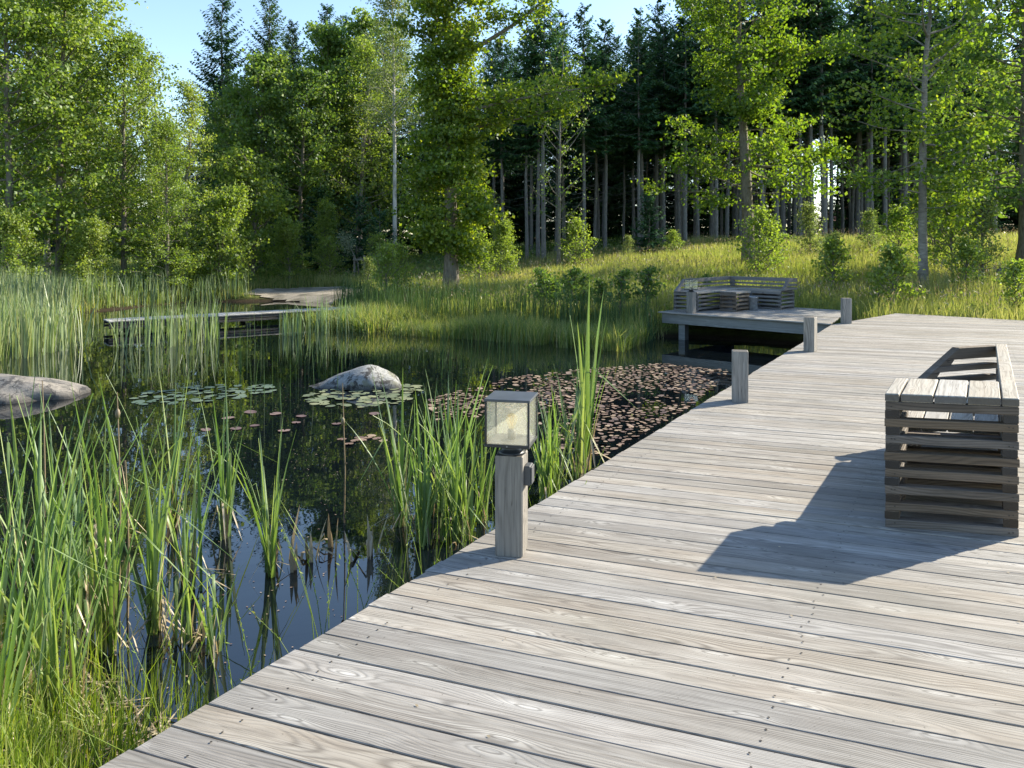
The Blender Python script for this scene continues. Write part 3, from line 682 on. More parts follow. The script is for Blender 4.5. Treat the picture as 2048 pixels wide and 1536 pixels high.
bp = [pad_mesh('brown_pad', M['brown_pad'], t, i) for i, t in enumerate((.1, .3, .5, .7, .95, .6))]
gp = [pad_mesh('green_pad', M['green_pad'], t, 20 + i) for i, t in enumerate((.15, .45, .7, .95))]
cp = [pad_mesh('dull_pad', M['blue_pad'], t, 30 + i) for i, t in enumerate((.2, .5, .9))]
rp = [pad_mesh('red_pad', M['red_pad'], t, 40 + i) for i, t in enumerate((.2, .5, .9))]
field = [(860, 800), (905, 785), (1010, 757), (1150, 740), (1325, 727), (1460, 742), (1400, 800), (1300, 860), (1210, 912), (1120, 900), (1080, 850), (985, 830), (870, 845)]
dn = lambda x, y: 0.12 + 0.88 * (math.sin(x * 2.3 + 1.2 * math.sin(y * 1.4)) * math.sin(y * 1.7 + x * .6) > -0.30)
pts = scatter(field, 1400, .016, .066, dens=dn, seed=4, ov=1.0)
order = np.argsort(pts[:, 1] / pts[:, 2]); big, rest = pts[order[:150]], pts[order[150:]]
place_pads(big, bp, 'lily_pad', 'small brownish lily pad in the dense drift beside the deck', 'brown lily pads beside the deck', tilt=.13)
V_ = []; F_ = []; T_ = []; nb_ = 0
base = np.array([(math.cos(a), math.sin(a) * .93, 0) for a in np.linspace(.22, 6.06, 11)])
rr = np.random.default_rng(9)
for i, (x, y, q) in enumerate(rest):
    a = rr.uniform(0, 6.28); c, s = math.cos(a), math.sin(a); tx, ty = rr.normal(0, .06, 2)
    vx = base[:, 0] * c - base[:, 1] * s; vy = base[:, 0] * s + base[:, 1] * c
    vz = (vx * tx + vy * ty) * q
    V_.append(np.stack([x + vx * q, y + vy * q, WATER + .006 + (i % 17) * .0006 + vz], 1)); F_.append(np.arange(11) + nb_); nb_ += 11; T_.append(rr.uniform(0, 1))
if len(V_): tag(link('lily_pad_drift', mesh_np('lily_pad_drift', np.concatenate(V_), np.array(F_), M['brown_pad'], tone=T_)), 'far half of the brown lily pad drift by the platform', 'lily pads', kind='stuff')
place_pads(scatter([(600, 792), (650, 778), (830, 770), (850, 782), (800, 808), (700, 818), (625, 812)], 78, .05, .115, ov=.72, seed=6), gp, 'lily_pad', 'yellow green lily pad in the raft beneath the pale boulder', 'green lily pads by the pale boulder')
place_pads(scatter([(255, 800), (300, 782), (400, 772), (540, 768), (550, 782), (480, 798), (380, 806), (290, 812)], 64, .05, .115, ov=.7, seed=7), cp, 'lily_pad', 'dull grey green lily pad in the left raft on open water', 'grey green lily pads in the left raft')
place_pads(scatter([(400, 812), (560, 818), (760, 826), (750, 850), (640, 850), (470, 880), (410, 870)], 11, .06, .11, ov=1.2, seed=8), rp, 'lily_pad', 'reddish lily pad drifting alone on open water', 'scattered reddish lily pads')
place_pads(scatter([(670, 878), (765, 868), (770, 886), (690, 896)], 9, .05, .08, ov=.7, seed=12), bp, 'lily_pad', 'small brown lily pad in the little group on open water', 'little group of brown lily pads')

# specks of pollen, petals and dead leaf on the water
r_ = np.random.default_rng(17); dc = np.column_stack([r_.uniform(-9, 4, 9000), r_.uniform(3.6, 16, 9000)]); dc = dc[inside(POND, dc[:, 0], dc[:, 1]) & (~inside(DECK, dc[:, 0], dc[:, 1])) & (r_.random(9000) < (3.6 / dc[:, 1]) ** .8) & (np.sin(dc[:, 0] * 1.9 + dc[:, 1]) * np.sin(dc[:, 1] * 1.3 - dc[:, 0] * .7) > -.1)]
tag(link('floating_debris', leaves_mesh('floating_debris', np.column_stack([dc, np.full(len(dc), WATER + .0035)]), .018, .6, M['brown_pad'], up=40)), 'specks of dead leaf floating on the pond', 'debris', kind='stuff')

# ------------------------------------------------------------------ reeds: every near leaf is a part
def blade_mesh(name, Ln, wd, bend, twist, mat, tone, kink=None, seg=8, side=0.0):
    V = []; F = []
    for i in range(seg + 1):
        t = i / seg; ang = bend * t ** 1.8
        z = Ln * (t - 0.18 * bend * t ** 3 * min(1, bend)); x = Ln * bend * .42 * t ** 2.2; y = side * Ln * t * t
        if kink and t > kink[0]:
            dt = t - kink[0]; z = Ln * (kink[0] - dt * math.sin(kink[1])); x = Ln * (bend * .42 * kink[0] ** 2.2 + dt * math.cos(kink[1]))
        wv_ = wd * (0.65 + 0.5 * math.sin(min(1, t * 1.6 + .15) * math.pi / 2)) * (1 - t ** 3.2) + .0012
        a = twist * t; c, s = math.cos(a), math.sin(a)
        for u, dp in ((-1, 0), (0, -wd * .16), (1, 0)):
            V.append((x + dp * c, y + u * wv_ / 2 * c, z + (u * wv_ / 2 * s * .3)))
    for i in range(seg):
        for j in range(2): F.append((i * 3 + j, i * 3 + j + 1, i * 3 + j + 4, i * 3 + j + 3))
    return mesh_np(name, V, np.array(F), mat, tone=np.full(len(F), tone), smooth=True)
rb = []
for i in range(16):
    r_ = np.random.default_rng(100 + i)
    rb.append(blade_mesh('leaf', 1.0, r_.uniform(.015, .024), r_.uniform(.02, .38) if i < 12 else r_.uniform(.5, .95), r_.uniform(-1.4, 1.4), M['reed'], r_.uniform(0, 1), side=r_.normal(0, .03)))
rk = [blade_mesh('leaf', 1.0, .015, .15, .4, M['reed'], .5, kink=(.62, .5)), blade_mesh('leaf', 1.0, .015, .1, -.3, M['reed'], .8, kink=(.5, 1.0))]
db = [blade_mesh('dry_leaf', 1.0, .012, .1, .5, M['dry_reed'], .3), blade_mesh('dry_leaf', 1.0, .014, .25, -.8, M['dry_reed'], .7), blade_mesh('dry_leaf', 1.0, .013, .1, .4, M['dry_reed'], .9, kink=(.5, .9)), blade_mesh('dry_leaf', 1.0, .012, .15, .4, M['dry_reed'], .5, kink=(.3, .4))]
def reed_clump(px, py, n, ln, spread, tilt, label, dry=4, droop=1, seed=0, thick=1.0):
    x, y = wp(px, py); r = np.random.default_rng(1000 + seed + int(px)); n = int(n * (.62 if 100 < px < 400 else .8)); spread *= .75
    t = empty('reed_clump', (x, y, WATER - .06), 0, label, 'reeds')
    shoots = max(2, n // 6); sh = r.normal(0, spread, size=(shoots, 2))
    for i in range(n + dry + droop):
        isdry = i >= n + droop; isk = n <= i < n + droop
        me = db[int(r.integers(4))] if isdry else (rk[int(r.integers(2))] if isk else rb[int(r.integers(16 if r.random() < .25 else 12))])
        o = link('dry_leaf' if isdry else 'leaf', me, t); c = sh[int(r.integers(shoots))]
        l = ln * (r.uniform(.25, .55) if isdry else r.uniform(.55, 1.12))
        o.location = (c[0] + r.normal(0, .02), c[1] + r.normal(0, .02), 0)
        az = r.uniform(0, 6.28); ti = abs(r.normal(0, tilt))
        o.rotation_euler = (Matrix.Rotation(az, 3, 'Z') @ Matrix.Rotation(ti, 3, 'Y') @ Matrix.Rotation(r.uniform(-.6, .6), 3, 'Z')).to_euler()
        k = thick * r.uniform(.8, 1.25); o.scale = (l, k, l)
    return t
RC = [
 (10, 1530, 22, 1.25, .08, .14, 'nearest pale reed clump in the bottom left corner'),
 (70, 1455, 18, 1.15, .09, .17, 'loose pale reeds rising from the bottom left grass'),
 (18, 1400, 34, 1.50, .10, .12, 'tall bright reed clump rising at the left edge in the foreground'),
 (95, 1345, 26, 1.42, .09, .14, 'dense upright reed clump second from the left edge'),
 (165, 1255, 24, 1.30, .10, .15, 'reed clump behind the bottom left grass with dry stems among it'),
 (235, 1290, 22, 1.22, .09, .15, 'middle reed clump in front of the left reeds with pale bases'),
 (310, 1265, 24, 1.24, .09, .13, 'green reed clump at the right side of the left foreground reeds'),
 (350, 1180, 16, 1.20, .08, .13, 'slender reed clump beside open water right of the left foreground reeds'),
 (235, 1085, 20, 1.30, .12, .14, 'reed clump out in the water left of the slim upright reeds'),
 (330, 1050, 18, 1.28, .10, .13, 'far reed clump of the left foreground group with thin leaves'),
 (40, 1130, 18, 1.35, .12, .15, 'reed clump in front of the brown boulder at the left'),
 (455, 1075, 12, 1.32, .04, .09, 'small cluster of slim upright reeds standing alone in open water'),
 (535, 1150, 15, 1.12, .035, .10, 'single fan of reeds with pointed tips in sky blue water'),
 (372, 1290, 10, 0.85, .06, .2, 'short ragged reed tuft near the sedge by the water'),
 (440, 1300, 8, 0.7, .04, .15, 'small low reed tuft in front of the blue water reflection'),
 (800, 1050, 24, 1.30, .07, .13, 'leaning reed clump left of the lantern post, leftmost of its group'),
 (860, 1085, 38, 1.22, .09, .14, 'dense dark green reed clump left of the lantern post'),
 (925, 1075, 36, 1.10, .08, .12, 'thick reed clump right behind the lantern post on its left'),
 (895, 1030, 28, 1.25, .09, .14, 'back reed clump behind the lantern post group'),
 (965, 1045, 16, 1.0, .06, .11, 'narrow reed clump touching the lantern post'),
 (1085, 1000, 22, .98, .07, .13, 'reed clump just right of the lantern post'),
 (1105, 985, 26, 1.02, .08, .13, 'low reed clump between the lantern and the deck edge'),
 (1150, 955, 24, 1.15, .07, .12, 'reed clump right of the lantern close to the deck'),
 (1172, 940, 11, 1.80, .04, .07, 'tall pointed reed fan right of the lantern, highest leaves by the deck'),
]
for i, a in enumerate(RC):
    reed_clump(*a[:6], a[6], dry=16 if a[0] < 380 else 8, droop=5, seed=i, thick=2.0 if a[3] > 1.7 else (.9 if a[1] > 1250 else .95))
# extra trailing leaves beside the lantern group
# dry broken stubs in the blue water
for i, (px, py, n, lab) in enumerate([(660, 1095, 4, 'thin dry stubs between the big bundle and the brown stalk'), (570, 1120, 3, 'two pale dry stubs right of the reed fan'), (625, 1120, 7, 'bundle of broken dry reed stubs in sky blue water'), (598, 1140, 3, 'pair of short dry reed stubs left of the larger bundle'), (700, 1120, 4, 'dark dry reed stubs below the tall brown stalk'), (740, 1110, 5, 'broken dry reeds at the foot of the reeds by the lantern')]):
    x, y = wp(px, py); r = np.random.default_rng(300 + i); t = empty('reed_stubs', (x, y, WATER - .04), 0, lab, 'dead reeds')
    for k in range(n):
        o = link('dry_stub', db[int(r.integers(4))], t); l = r.uniform(.18, .42); o.location = (r.normal(0, .035), r.normal(0, .035), 0)
        o.rotation_euler = (Matrix.Rotation(r.uniform(0, 6.28), 3, 'Z') @ Matrix.Rotation(abs(r.normal(0, .14)), 3, 'Y')).to_euler(); o.scale = (l, 1.9, l)
# old cattail stalks
for px, py, top, bud, lab in [(688, 1045, 1.18, .87, 'tall thin brown stalk with a small bud in open water'), (88, 1100, 1.30, None, 'straight dry brown stalk in front of the left boulder'), (238, 1180, 1.34, 1.2, 'dry stalk with a fluffy seed head among the left reeds'), (255, 1235, 1.0, None, 'pale dry stalk standing in the middle of the left reeds')]:
    x, y = wp(px, py); t = empty('cattail_stalk', (x, y, WATER - .05), 0, lab, 'stalk'); tb_ = Tubes()
    tb_.add([(0, 0, 0), (.008, 0, top * .4), (-.006, .01, top * .75), (-.012, 0, top)], [.0075, .0065, .005, .003], 6); link('stem', tb_.mesh('stem', M['dry_reed']), t)
    if bud:
        o = lathe('seed_head', [(.004, -.05), (.013, -.03), (.017, 0), (.012, .03), (.004, .05)], M['dry_reed'], t, 10, (-.008, 0, bud)); o.scale = (1, 1, .7)

# ------------------------------------------------------------------ grass and reed masses (uncountable)
def blades(name, P, Hh, Wd, mat, label, cat, lean=.18, tone=None, seed=0, curve=.25, zrot=None):
    """tapered two-segment blades: 5 vertices each"""
    r = np.random.default_rng(seed); n = len(P); az = r.uniform(0, 2 * math.pi, n); d = np.stack([np.cos(az), np.sin(az), np.zeros(n)], 1)
    az2 = r.uniform(0, 2 * math.pi, n); wdir = np.stack([np.cos(az2), np.sin(az2), np.zeros(n)], 1)
    ln = np.abs(r.normal(0, lean, n))[:, None]; H1 = Hh[:, None]; W1 = Wd[:, None] / 2; up = np.array([[0, 0, 1.]])
    m_ = P + up * H1 * .55 + d * H1 * ln * .45; tp = P + up * H1 * (1 - ln * .25) + d * H1 * ln * (1.0 + curve)
    V = np.stack([P - wdir * W1, P + wdir * W1, m_ + wdir * W1 * .85, m_ - wdir * W1 * .85, tp], 1).reshape(-1, 3)
    b = np.arange(n)[:, None] * 5; Q = b + np.array([[0, 1, 2, 3]]); T = b + np.array([[3, 2, 4]])
    if tone is None: tone = r.uniform(0, 1, n)
    me = mesh_np(name, V, [Q, T], mat, tone=np.concatenate([tone, tone]))
    return tag(link(name, me), label, cat, kind='stuff')
def field_pts(n, xr, yr, cond, seed, bias=0.0):
    r = np.random.default_rng(seed); X = r.uniform(*xr, n); Y = r.uniform(*yr, n)
    ok = (np.abs(X) < .78 * Y + 2.0) & cond(X, Y)
    if bias: ok &= r.random(n) < (yr[0] / Y) ** bias
    X, Y = X[ok], Y[ok]; return np.stack([X, Y, ground_h(X, Y)], 1)
def patch(X, Y, a=.5, b=.37): return .5 + .5 * np.sin(X * a + 1.7 * np.sin(Y * b)) * np.sin(Y * a * .9 + X * b)
free = lambda X, Y: (sdist(POND, X, Y) > 0.05) & (~inside(DECK, X, Y)) & (~inside(PLATFORM, X, Y)) & (sdist(sp, X, Y) > .1)
P_ = field_pts(420000, (-9, 34), (15.5, 54), lambda X, Y: free(X, Y) & (Y < 42 + .37 * X), 31, .6)
P_ = P_[:170000]; r_ = np.random.default_rng(2); pt = patch(P_[:, 0], P_[:, 1])
hh = (.28 + .42 * pt) * r_.uniform(.55, 1.25, len(P_)); tn = np.clip(.15 + .5 * patch(P_[:, 0] + 9, P_[:, 1], .33, .5) + r_.normal(0, .2, len(P_)), 0, 1)
blades('meadow_grass', P_, hh, np.full(len(P_), .013) * (P_[:, 1] / 26), M['grass'], 'sunlit yellow green meadow grass behind the deck and platform', 'grass', lean=.24, tone=tn, seed=3)
# seed heads over the meadow
k_ = r_.random(len(P_)) < .11; Ps = P_[k_] + np.stack([np.zeros(k_.sum()), np.zeros(k_.sum()), hh[k_] * 1.12 + .08], 1)
me = leaves_mesh('grass_seed_heads', Ps, .11, .22, M['dry_reed'], up=-.2, hang=.6); tag(link('grass_seed_heads', me), 'straw coloured seed heads above the meadow grass', 'grass', kind='stuff')
# herbs among the meadow grass
r_ = np.random.default_rng(15); cc = P_[r_.integers(0, len(P_), 420)]; cc = cc[patch(cc[:, 0], cc[:, 1], .7, .9) > .35]
HP = np.concatenate([c + np.column_stack([r_.normal(0, .16, 26), r_.normal(0, .16, 26), np.abs(r_.normal(.22, .18, 26))]) for c in cc])
tag(link('meadow_herbs', leaves_mesh('meadow_herbs', HP, .10, .6, M['alder'], up=.9)), 'darker leafy herbs scattered through the meadow grass', 'herbs', kind='stuff')
# left and far bank
P_ = field_pts(120000, (-26, -3), (24, 48), lambda X, Y: free(X, Y), 32, .5)[:45000]; r_ = np.random.default_rng(5)
blades('bank_grass', P_, .2 + .4 * r_.random(len(P_)), np.full(len(P_), .02), M['bank_grass'], 'mixed grass on the far left bank under the trees', 'grass', seed=6)
# sedge fringe along the right shore
def shore(n, i0, i1, w0, w1, seed):
    r = np.random.default_rng(seed); seg = POND[i0:i1 + 1]; ln = np.linalg.norm(np.diff(seg, axis=0), axis=1); cum = np.concatenate([[0], np.cumsum(ln)]); t = r.uniform(0, cum[-1], n)
    k = np.clip(np.searchsorted(cum, t) - 1, 0, len(ln) - 1); u = (t - cum[k]) / ln[k]; p = seg[k] + (seg[k + 1] - seg[k]) * u[:, None]; d = (seg[k + 1] - seg[k]) / ln[k][:, None]
    nrm = np.stack([d[:, 1], -d[:, 0]], 1) * -1; off = r.uniform(w0, w1, n)[:, None]; p = p + nrm * -off
    return p
def on_ground(p): return np.column_stack([p, np.maximum(ground_h(p[:, 0], p[:, 1]), WATER - .05)])
p = shore(26000, 12, 19, -.25, 2.4, 41); p = p[(~inside(DECK, p[:, 0], p[:, 1])) & (~inside(PLATFORM, p[:, 0], p[:, 1]))]; p = p[(p[:, 0] < 3.1) & (p[:, 1] < 22.6) & (sdist(PLATFORM, p[:, 0], p[:, 1]) > .25)]; P_ = on_ground(p); r_ = np.random.default_rng(7)
blades('shore_sedge', P_, .35 + .55 * r_.random(len(P_)) * patch(P_[:, 0], P_[:, 1], .9, .8), np.full(len(P_), .014), M['bank_grass'], 'tall sedge fringe along the right shore of the pond', 'sedge', lean=.3, seed=8, curve=.6)
p = shore(1800, 13, 18, -.5, .5, 43); P_ = on_ground(p); r_ = np.random.default_rng(9)
blades('shore_rushes', P_, .8 + .7 * r_.random(len(P_)), np.full(len(P_), .016), M['rush'], 'thin dark rushes standing along the right shore', 'rushes', lean=.09, seed=10)
# reed bed left
def poly_pts(poly, n, seed):
    poly = np.array(poly); r = np.random.default_rng(seed); c = r.uniform(poly.min(0), poly.max(0), size=(n * 4, 2)); c = c[inside(poly, c[:, 0], c[:, 1])][:n]; return c
def reedbed(name, poly, n, h0, h1, label, seed, wd=.026, mat='far_reed', lean=.12):
    c = poly_pts(poly, n, seed); r = np.random.default_rng(seed + 1); Pz = np.column_stack([c, np.maximum(ground_h(c[:, 0], c[:, 1]), WATER - .04)])
    pt = patch(c[:, 0], c[:, 1], 1.1, .9); tn = np.clip(r.beta(1.6, 2.2, len(c)) + .25 * (pt - .5), 0, 1)
    blades(name, Pz, r.uniform(h0, h1, len(c)) * (.75 + .4 * pt), np.full(len(c), wd) * r.uniform(.6, 1.3, len(c)), M[mat], label, 'reeds', lean=lean, tone=tn, seed=seed)
reedbed('reed_bed', [(-17, 13.6), (-11.0, 14.2), (-9.6, 15.2), (-9.4, 17.0), (-10.8, 18.6), (-12.6, 20), (-14, 25), (-19, 27), (-20, 18)], 6500, 1.0, 1.5, 'dense pale green reed bed along the left shore', 51)
reedbed('bridge_reeds', [(-8.9, 16.6), (-7.2, 16.9), (-6.7, 18.3), (-7.6, 19.6), (-8.7, 19.0)], 190, .75, 1.25, 'loose reeds in front of the footbridge', 53)
reedbed('bridge_end_reeds', [(-5.9, 19.0), (-4.2, 19.4), (-3.6, 21.6), (-4.6, 21.8), (-5.6, 21.0)], 170, .7, 1.15, 'reeds growing at the right end of the footbridge', 55)
reedbed('far_shore_reeds', [(-20, 25), (-14.2, 26), (-12.6, 29.6), (-10.6, 31.0), (-11, 32.0), (-15, 31.5), (-20, 29.5)], 2600, .6, 1.3, 'reeds and sedge on the far shore behind the footbridge', 57, .03)
# thin rushes in open water
c = np.concatenate([poly_pts([wp(470, 690), wp(640, 660), wp(760, 700), wp(730, 780), wp(560, 830), wp(430, 830)], 90, 61), poly_pts([wp(860, 690), wp(1060, 668), wp(1060, 720), wp(880, 760)], 110, 62)]); r_ = np.random.default_rng(63)
blades('open_water_rushes', np.column_stack([c, np.full(len(c), WATER - .03)]), r_.uniform(.5, 1.1, len(c)), np.full(len(c), .009), M['rush'], 'sparse thin rush stems standing in open water', 'rushes', lean=.07, seed=64)
# foreground grass, bottom left
ng = lambda X, Y: (sdist(POND, X, Y) > -.3) & (sdist(DECK, X, Y) > .02)
r_ = np.random.default_rng(71); X = r_.uniform(-4.2, .2, 60000); Y = r_.uniform(1.6, 5.2, 60000); dsh = sdist(POND, X, Y)
ok = ng(X, Y) & (r_.random(60000) < np.where(dsh > 0, 1., .28)) & (X > -.85 * Y - .5); X, Y = X[ok][:9500], Y[ok][:9500]
P_ = np.column_stack([X, Y, np.maximum(ground_h(X, Y), WATER - .03)]); pt = patch(X, Y, 3., 2.)
blades('foreground_grass', P_, r_.uniform(.10, .5, len(P_)) * (.45 + .9 * pt), np.full(len(P_), .0055), M['near_grass'], 'bright fresh grass on the bank at the bottom left', 'grass', lean=.26, seed=72, curve=.5)
# mat of dead stems at the near shore
P_ = np.column_stack([r_.uniform(-4, -.7, 3600), r_.uniform(2.0, 5.2, 3600)]); dd = sdist(POND, P_[:, 0], P_[:, 1]); P_ = P_[(dd > -.22) & (dd < 2.0) & (sdist(DECK, P_[:, 0], P_[:, 1]) > .05)]
me = leaves_mesh('dead_stem_mat', np.column_stack([P_, np.maximum(ground_h(P_[:, 0], P_[:, 1]), WATER) + r_.uniform(.002, .03, len(P_))]), .30, .04, M['dry_reed'], up=9); tag(link('dead_stem_mat', me), 'mat of dead brown stems floating at the near shore', 'dead stems', kind='stuff')
# grass stalks with seed heads leaning along the deck edge
st = Tubes(); r_ = np.random.default_rng(81); hp = []
for i in range(95):
    u = r_.uniform(2.0, 7.6) ; off = abs(r_.normal(.25, .2)) + .05; p = j0 + jd * (u + 3.2) - jn * off
    h = r_.uniform(.45, .95); a = r_.uniform(0, 6.28); ln = r_.uniform(.05, .4); z0 = max(gh(p[0], p[1]), WATER)
    q = [np.array([p[0] + math.cos(a) * ln * t * t, p[1] + math.sin(a) * ln * t * t, z0 + h * (t - .12 * ln * t ** 3)]) for t in (0, .35, .7, 1)]
    st.add(q, [.0022, .002, .0016, .001], 4)
    for t in np.linspace(.62, 1, 9): hp.append(q[2] + (q[3] - q[2]) * ((t - .62) / .38))
tag(link('seeding_grass', mesh_np('seeding_grass', np.concatenate(st.V), np.concatenate(st.F), M['near_grass'], tone=np.full(sum(map(len, st.F)), .6), smooth=True)), 'thin seeding grass stalks leaning along the deck edge', 'grass', kind='stuff')
me = leaves_mesh('seed_spikes', np.array(hp) + r_.normal(0, .002, (len(hp), 3)), .026, .28, M['near_grass'], up=0, hang=.6); tag(link('seed_spikes', me), 'seed spikes on the grass stalks along the deck edge', 'grass', kind='stuff')

# ------------------------------------------------------------------ trees
def broadleaf(seed, H, r0, z0, z1, R, nb, nt, nl, lsize, el=(0.15, 0.9), sig=.16, tw=(.3, .8), limbs=(), wob=.12, droop=0.0, aspect=.75, lean=(0, 0), hang=None, up=.5, flat=.4, twigtube=True):
    r = np.random.default_rng(seed); tb = Tubes(); tt = Tubes(); LP = []
    m = 10; tz = np.linspace(-.15, H * .97, m); tx = np.cumsum(r.normal(0, wob, m)) * np.linspace(0, 1, m) + lean[0] * np.clip(tz / H, 0, 1) ** 1.3; ty = np.cumsum(r.normal(0, wob, m)) * np.linspace(0, 1, m) + lean[1] * np.clip(tz / H, 0, 1) ** 1.3
    tr = r0 * (1 - np.clip(tz, 0, H) / H) ** .8 + .015; tr[0] *= 1.35; tr[1] = max(tr[1], r0 * .92)
    tp = np.stack([tx, ty, tz], 1); tt.add(tp, tr, 10)
    def tpos(h): return np.array([np.interp(h, tz, tx), np.interp(h, tz, ty), h])
    def do_branch(p0, dirv, Lb, rb_, ntw, nlv):
        dirv = unit(dirv); side = unit(r.normal(size=3)); n_ = 6; ts = np.linspace(0, 1, n_)
        pts = np.array([p0 + dirv * Lb * t + side * Lb * .10 * math.sin(t * 3) + np.array([0, 0, 1.]) * Lb * (.10 * t * t - droop * t * t) for t in ts])
        tb.add(pts, rb_ * (1 - ts * .82), 5)
        for j in range(ntw):
            t = r.uniform(.28, 1.0); i = min(int(t * (n_ - 1)), n_ - 2); fr_ = t * (n_ - 1) - i; b = pts[i] * (1 - fr_) + pts[i + 1] * fr_
            d = unit(dirv * .7 + r.normal(size=3) * .75 + np.array([0, 0, .12 - droop * 1.6])); l = r.uniform(*tw) * min(1.2, .5 + Lb * .25)
            if twigtube and j % 2 == 0: tb.add([b, b + d * l], [.010, .004], 3)
            n1 = max(3, int(nlv * r.uniform(.5, 1.5))); s = r.uniform(0.1, 1.1, (n1, 1))
            LP.append(b + d * l * s + r.normal(0, sig * 1.1, (n1, 3)) * np.array([1, 1, flat]))
    for i in range(nb):
        t = (i + r.uniform(0, 1)) / nb; h = z0 + (z1 - z0) * t; az = i * 2.399 + r.normal(0, .4); Lb = R(t) * r.uniform(.6, 1.12)
        e = el[0] + (el[1] - el[0]) * t + r.normal(0, .15)
        do_branch(tpos(h), np.array([math.cos(az) * math.cos(e), math.sin(az) * math.cos(e), math.sin(e)]), Lb, min(.045, .008 + .010 * Lb) , nt, nl)
    for (h, dx, dy, dz, Lb, rl, ntw, nlv) in limbs: do_branch(tpos(h), np.array([dx, dy, dz], float), Lb, rl, ntw, nlv)
    return tt, tb, np.concatenate(LP), r
def tree_proto(name, leafm, barkm, lsize, aspect=.75, hang=None, up=.5, **kw):
    tt, tb, LP, r = broadleaf(lsize=lsize, **kw)
    cl = np.sin(LP[:, 0] * 1.3 + LP[:, 2]) * np.sin(LP[:, 1] * 1.4 - LP[:, 2] * .8)
    tone = np.clip(.5 + .16 * cl + r.normal(0, .2, len(LP)), 0, 1)
    return (tt.mesh(name + '_trunk', M[barkm]), tb.mesh(name + '_branches', M[barkm]), leaves_mesh(name + '_crown', LP, lsize, aspect, M[leafm], up=up, tone=tone, hang=hang, r=r))
def put_tree(proto, name, x, y, sc, rz, label, cat='tree', group=None, sz=None, sink=0.0, crown='crown', trunk='trunk'):
    t = empty(name, (x, y, gh(x, y) - sink), rz, label, cat, group); t.scale = (sc, sc, sz or sc)
    link(trunk, proto[0], t); tag(link('branches', proto[1], t), kind='stuff'); tag(link(crown, proto[2], t), kind='stuff'); return t

oval = lambda t: 2.5 * (math.sin(math.pi * min(1, .18 + t * .82)) ** .7) + .25
P_alder1 = tree_proto('alder', 'alder', 'bark_grey', .145, seed=1, H=12.5, r0=.14, z0=.9, z1=12.0, R=lambda t: 3.0 * (1 - t) ** .55 + .35, nb=74, nt=7, nl=30, sig=.20)
P_alder2 = tree_proto('alder', 'alder', 'bark_grey', .145, seed=2, H=12.5, r0=.13, z0=1.6, z1=12.0, R=lambda t: 2.6 * math.sin(math.pi * (.2 + .78 * t)) + .3, nb=66, nt=7, nl=30, sig=.22)
P_airy = tree_proto('aspen', 'light_leaf', 'bark_pale', .12, seed=3, H=11.5, r0=.11, z0=1.2, z1=11.2, R=lambda t: 2.3 * (1 - t) ** .6 + .4, nb=62, nt=7, nl=24, sig=.2, el=(.3, 1.1))
P_birch = tree_proto('birch', 'birch', 'bark_birch', .10, seed=4, H=16, r0=.115, z0=7.2, z1=15.6, R=lambda t: 2.1 * (1 - t) ** .6 + .3, nb=60, nt=9, nl=34, sig=.16, droop=.22, el=(.5, 1.0), hang=.5, wob=.05, tw=(.5, 1.1))
P_maple = tree_proto('maple', 'maple', 'bark_grey', .17, seed=5, H=12, r0=.15, z0=2.0, z1=11.6, R=lambda t: 3.0 * math.sin(math.pi * (.22 + .72 * t)) + .4, nb=62, nt=7, nl=32, sig=.24, aspect=.9)
P_hazel = tree_proto('hazel', 'light_leaf', 'bark_grey', .13, seed=6, H=4.6, r0=.06, z0=.3, z1=4.4, R=lambda t: 1.55 * math.sin(math.pi * (.25 + .7 * t)) + .15, nb=46, nt=6, nl=28, sig=.17, el=(.4, 1.2))
P_rowan = tree_proto('rowan', 'light_leaf', 'bark_grey', .11, seed=16, H=5.4, r0=.05, z0=.5, z1=5.3, R=lambda t: 1.2 * (1 - t) ** .5 + .15, nb=48, nt=6, nl=28, sig=.13, el=(.5, 1.1))
P_oak1 = tree_proto('oak', 'oak', 'bark_oak', .15, seed=7, H=12.8, r0=.27, z0=1.55, z1=12.4, R=lambda t: 1.15 + .45 * math.sin(t * 9) + .6 * t, nb=104, nt=9, nl=50, sig=.21, el=(-.2, .5), wob=.07, aspect=.7,
    limbs=[(6.1, 1, .1, .12, 4.4, .085, 30, 40), (6.6, 1, -.15, .06, 6.6, .09, 42, 44), (7.4, 1, .3, .16, 5.2, .08, 30, 40), (8.6, .8, .1, .55, 5.5, .10, 30, 34), (9.5, -.6, .2, .6, 4.0, .08, 26, 34)])
P_oak2 = tree_proto('oak', 'oak', 'bark_oak', .16, seed=8, H=11.8, r0=.25, z0=3.0, z1=11.5, R=lambda t: 2.6 + .9 * math.sin(t * 7 + 1) + .5 * t, nb=70, nt=9, nl=32, sig=.22, el=(-.05, .5), wob=.06, aspect=.7,
    limbs=[(2.7, -1, -.2, .02, 2.2, .05, 16, 30), (4.2, 1, -.1, .10, 3.6, .07, 26, 36), (7.6, 1, 0, .22, 4.6, .08, 30, 40)])
P_oak3 = tree_proto('oak', 'maple', 'bark_oak', .17, seed=9, H=11.6, r0=.40, z0=2.2, z1=11.3, R=lambda t: 3.5 * math.sin(math.pi * (.3 + .6 * t)) + .5, nb=72, nt=8, nl=32, sig=.26, el=(-.2, .7), wob=.05, aspect=.75)
P_ash = tree_proto('ash', 'oak', 'bark_pale', .135, seed=10, H=10.5, r0=.125, z0=2.1, z1=10.2, R=lambda t: 1.3 + 1.9 * t ** .7, nb=44, nt=8, nl=32, sig=.2, el=(-.1, .6), wob=.07, aspect=.65,
    limbs=[(3.3, 1, -.1, .05, 2.4, .04, 18, 34), (4.4, 1, .1, .15, 2.9, .045, 22, 38)])
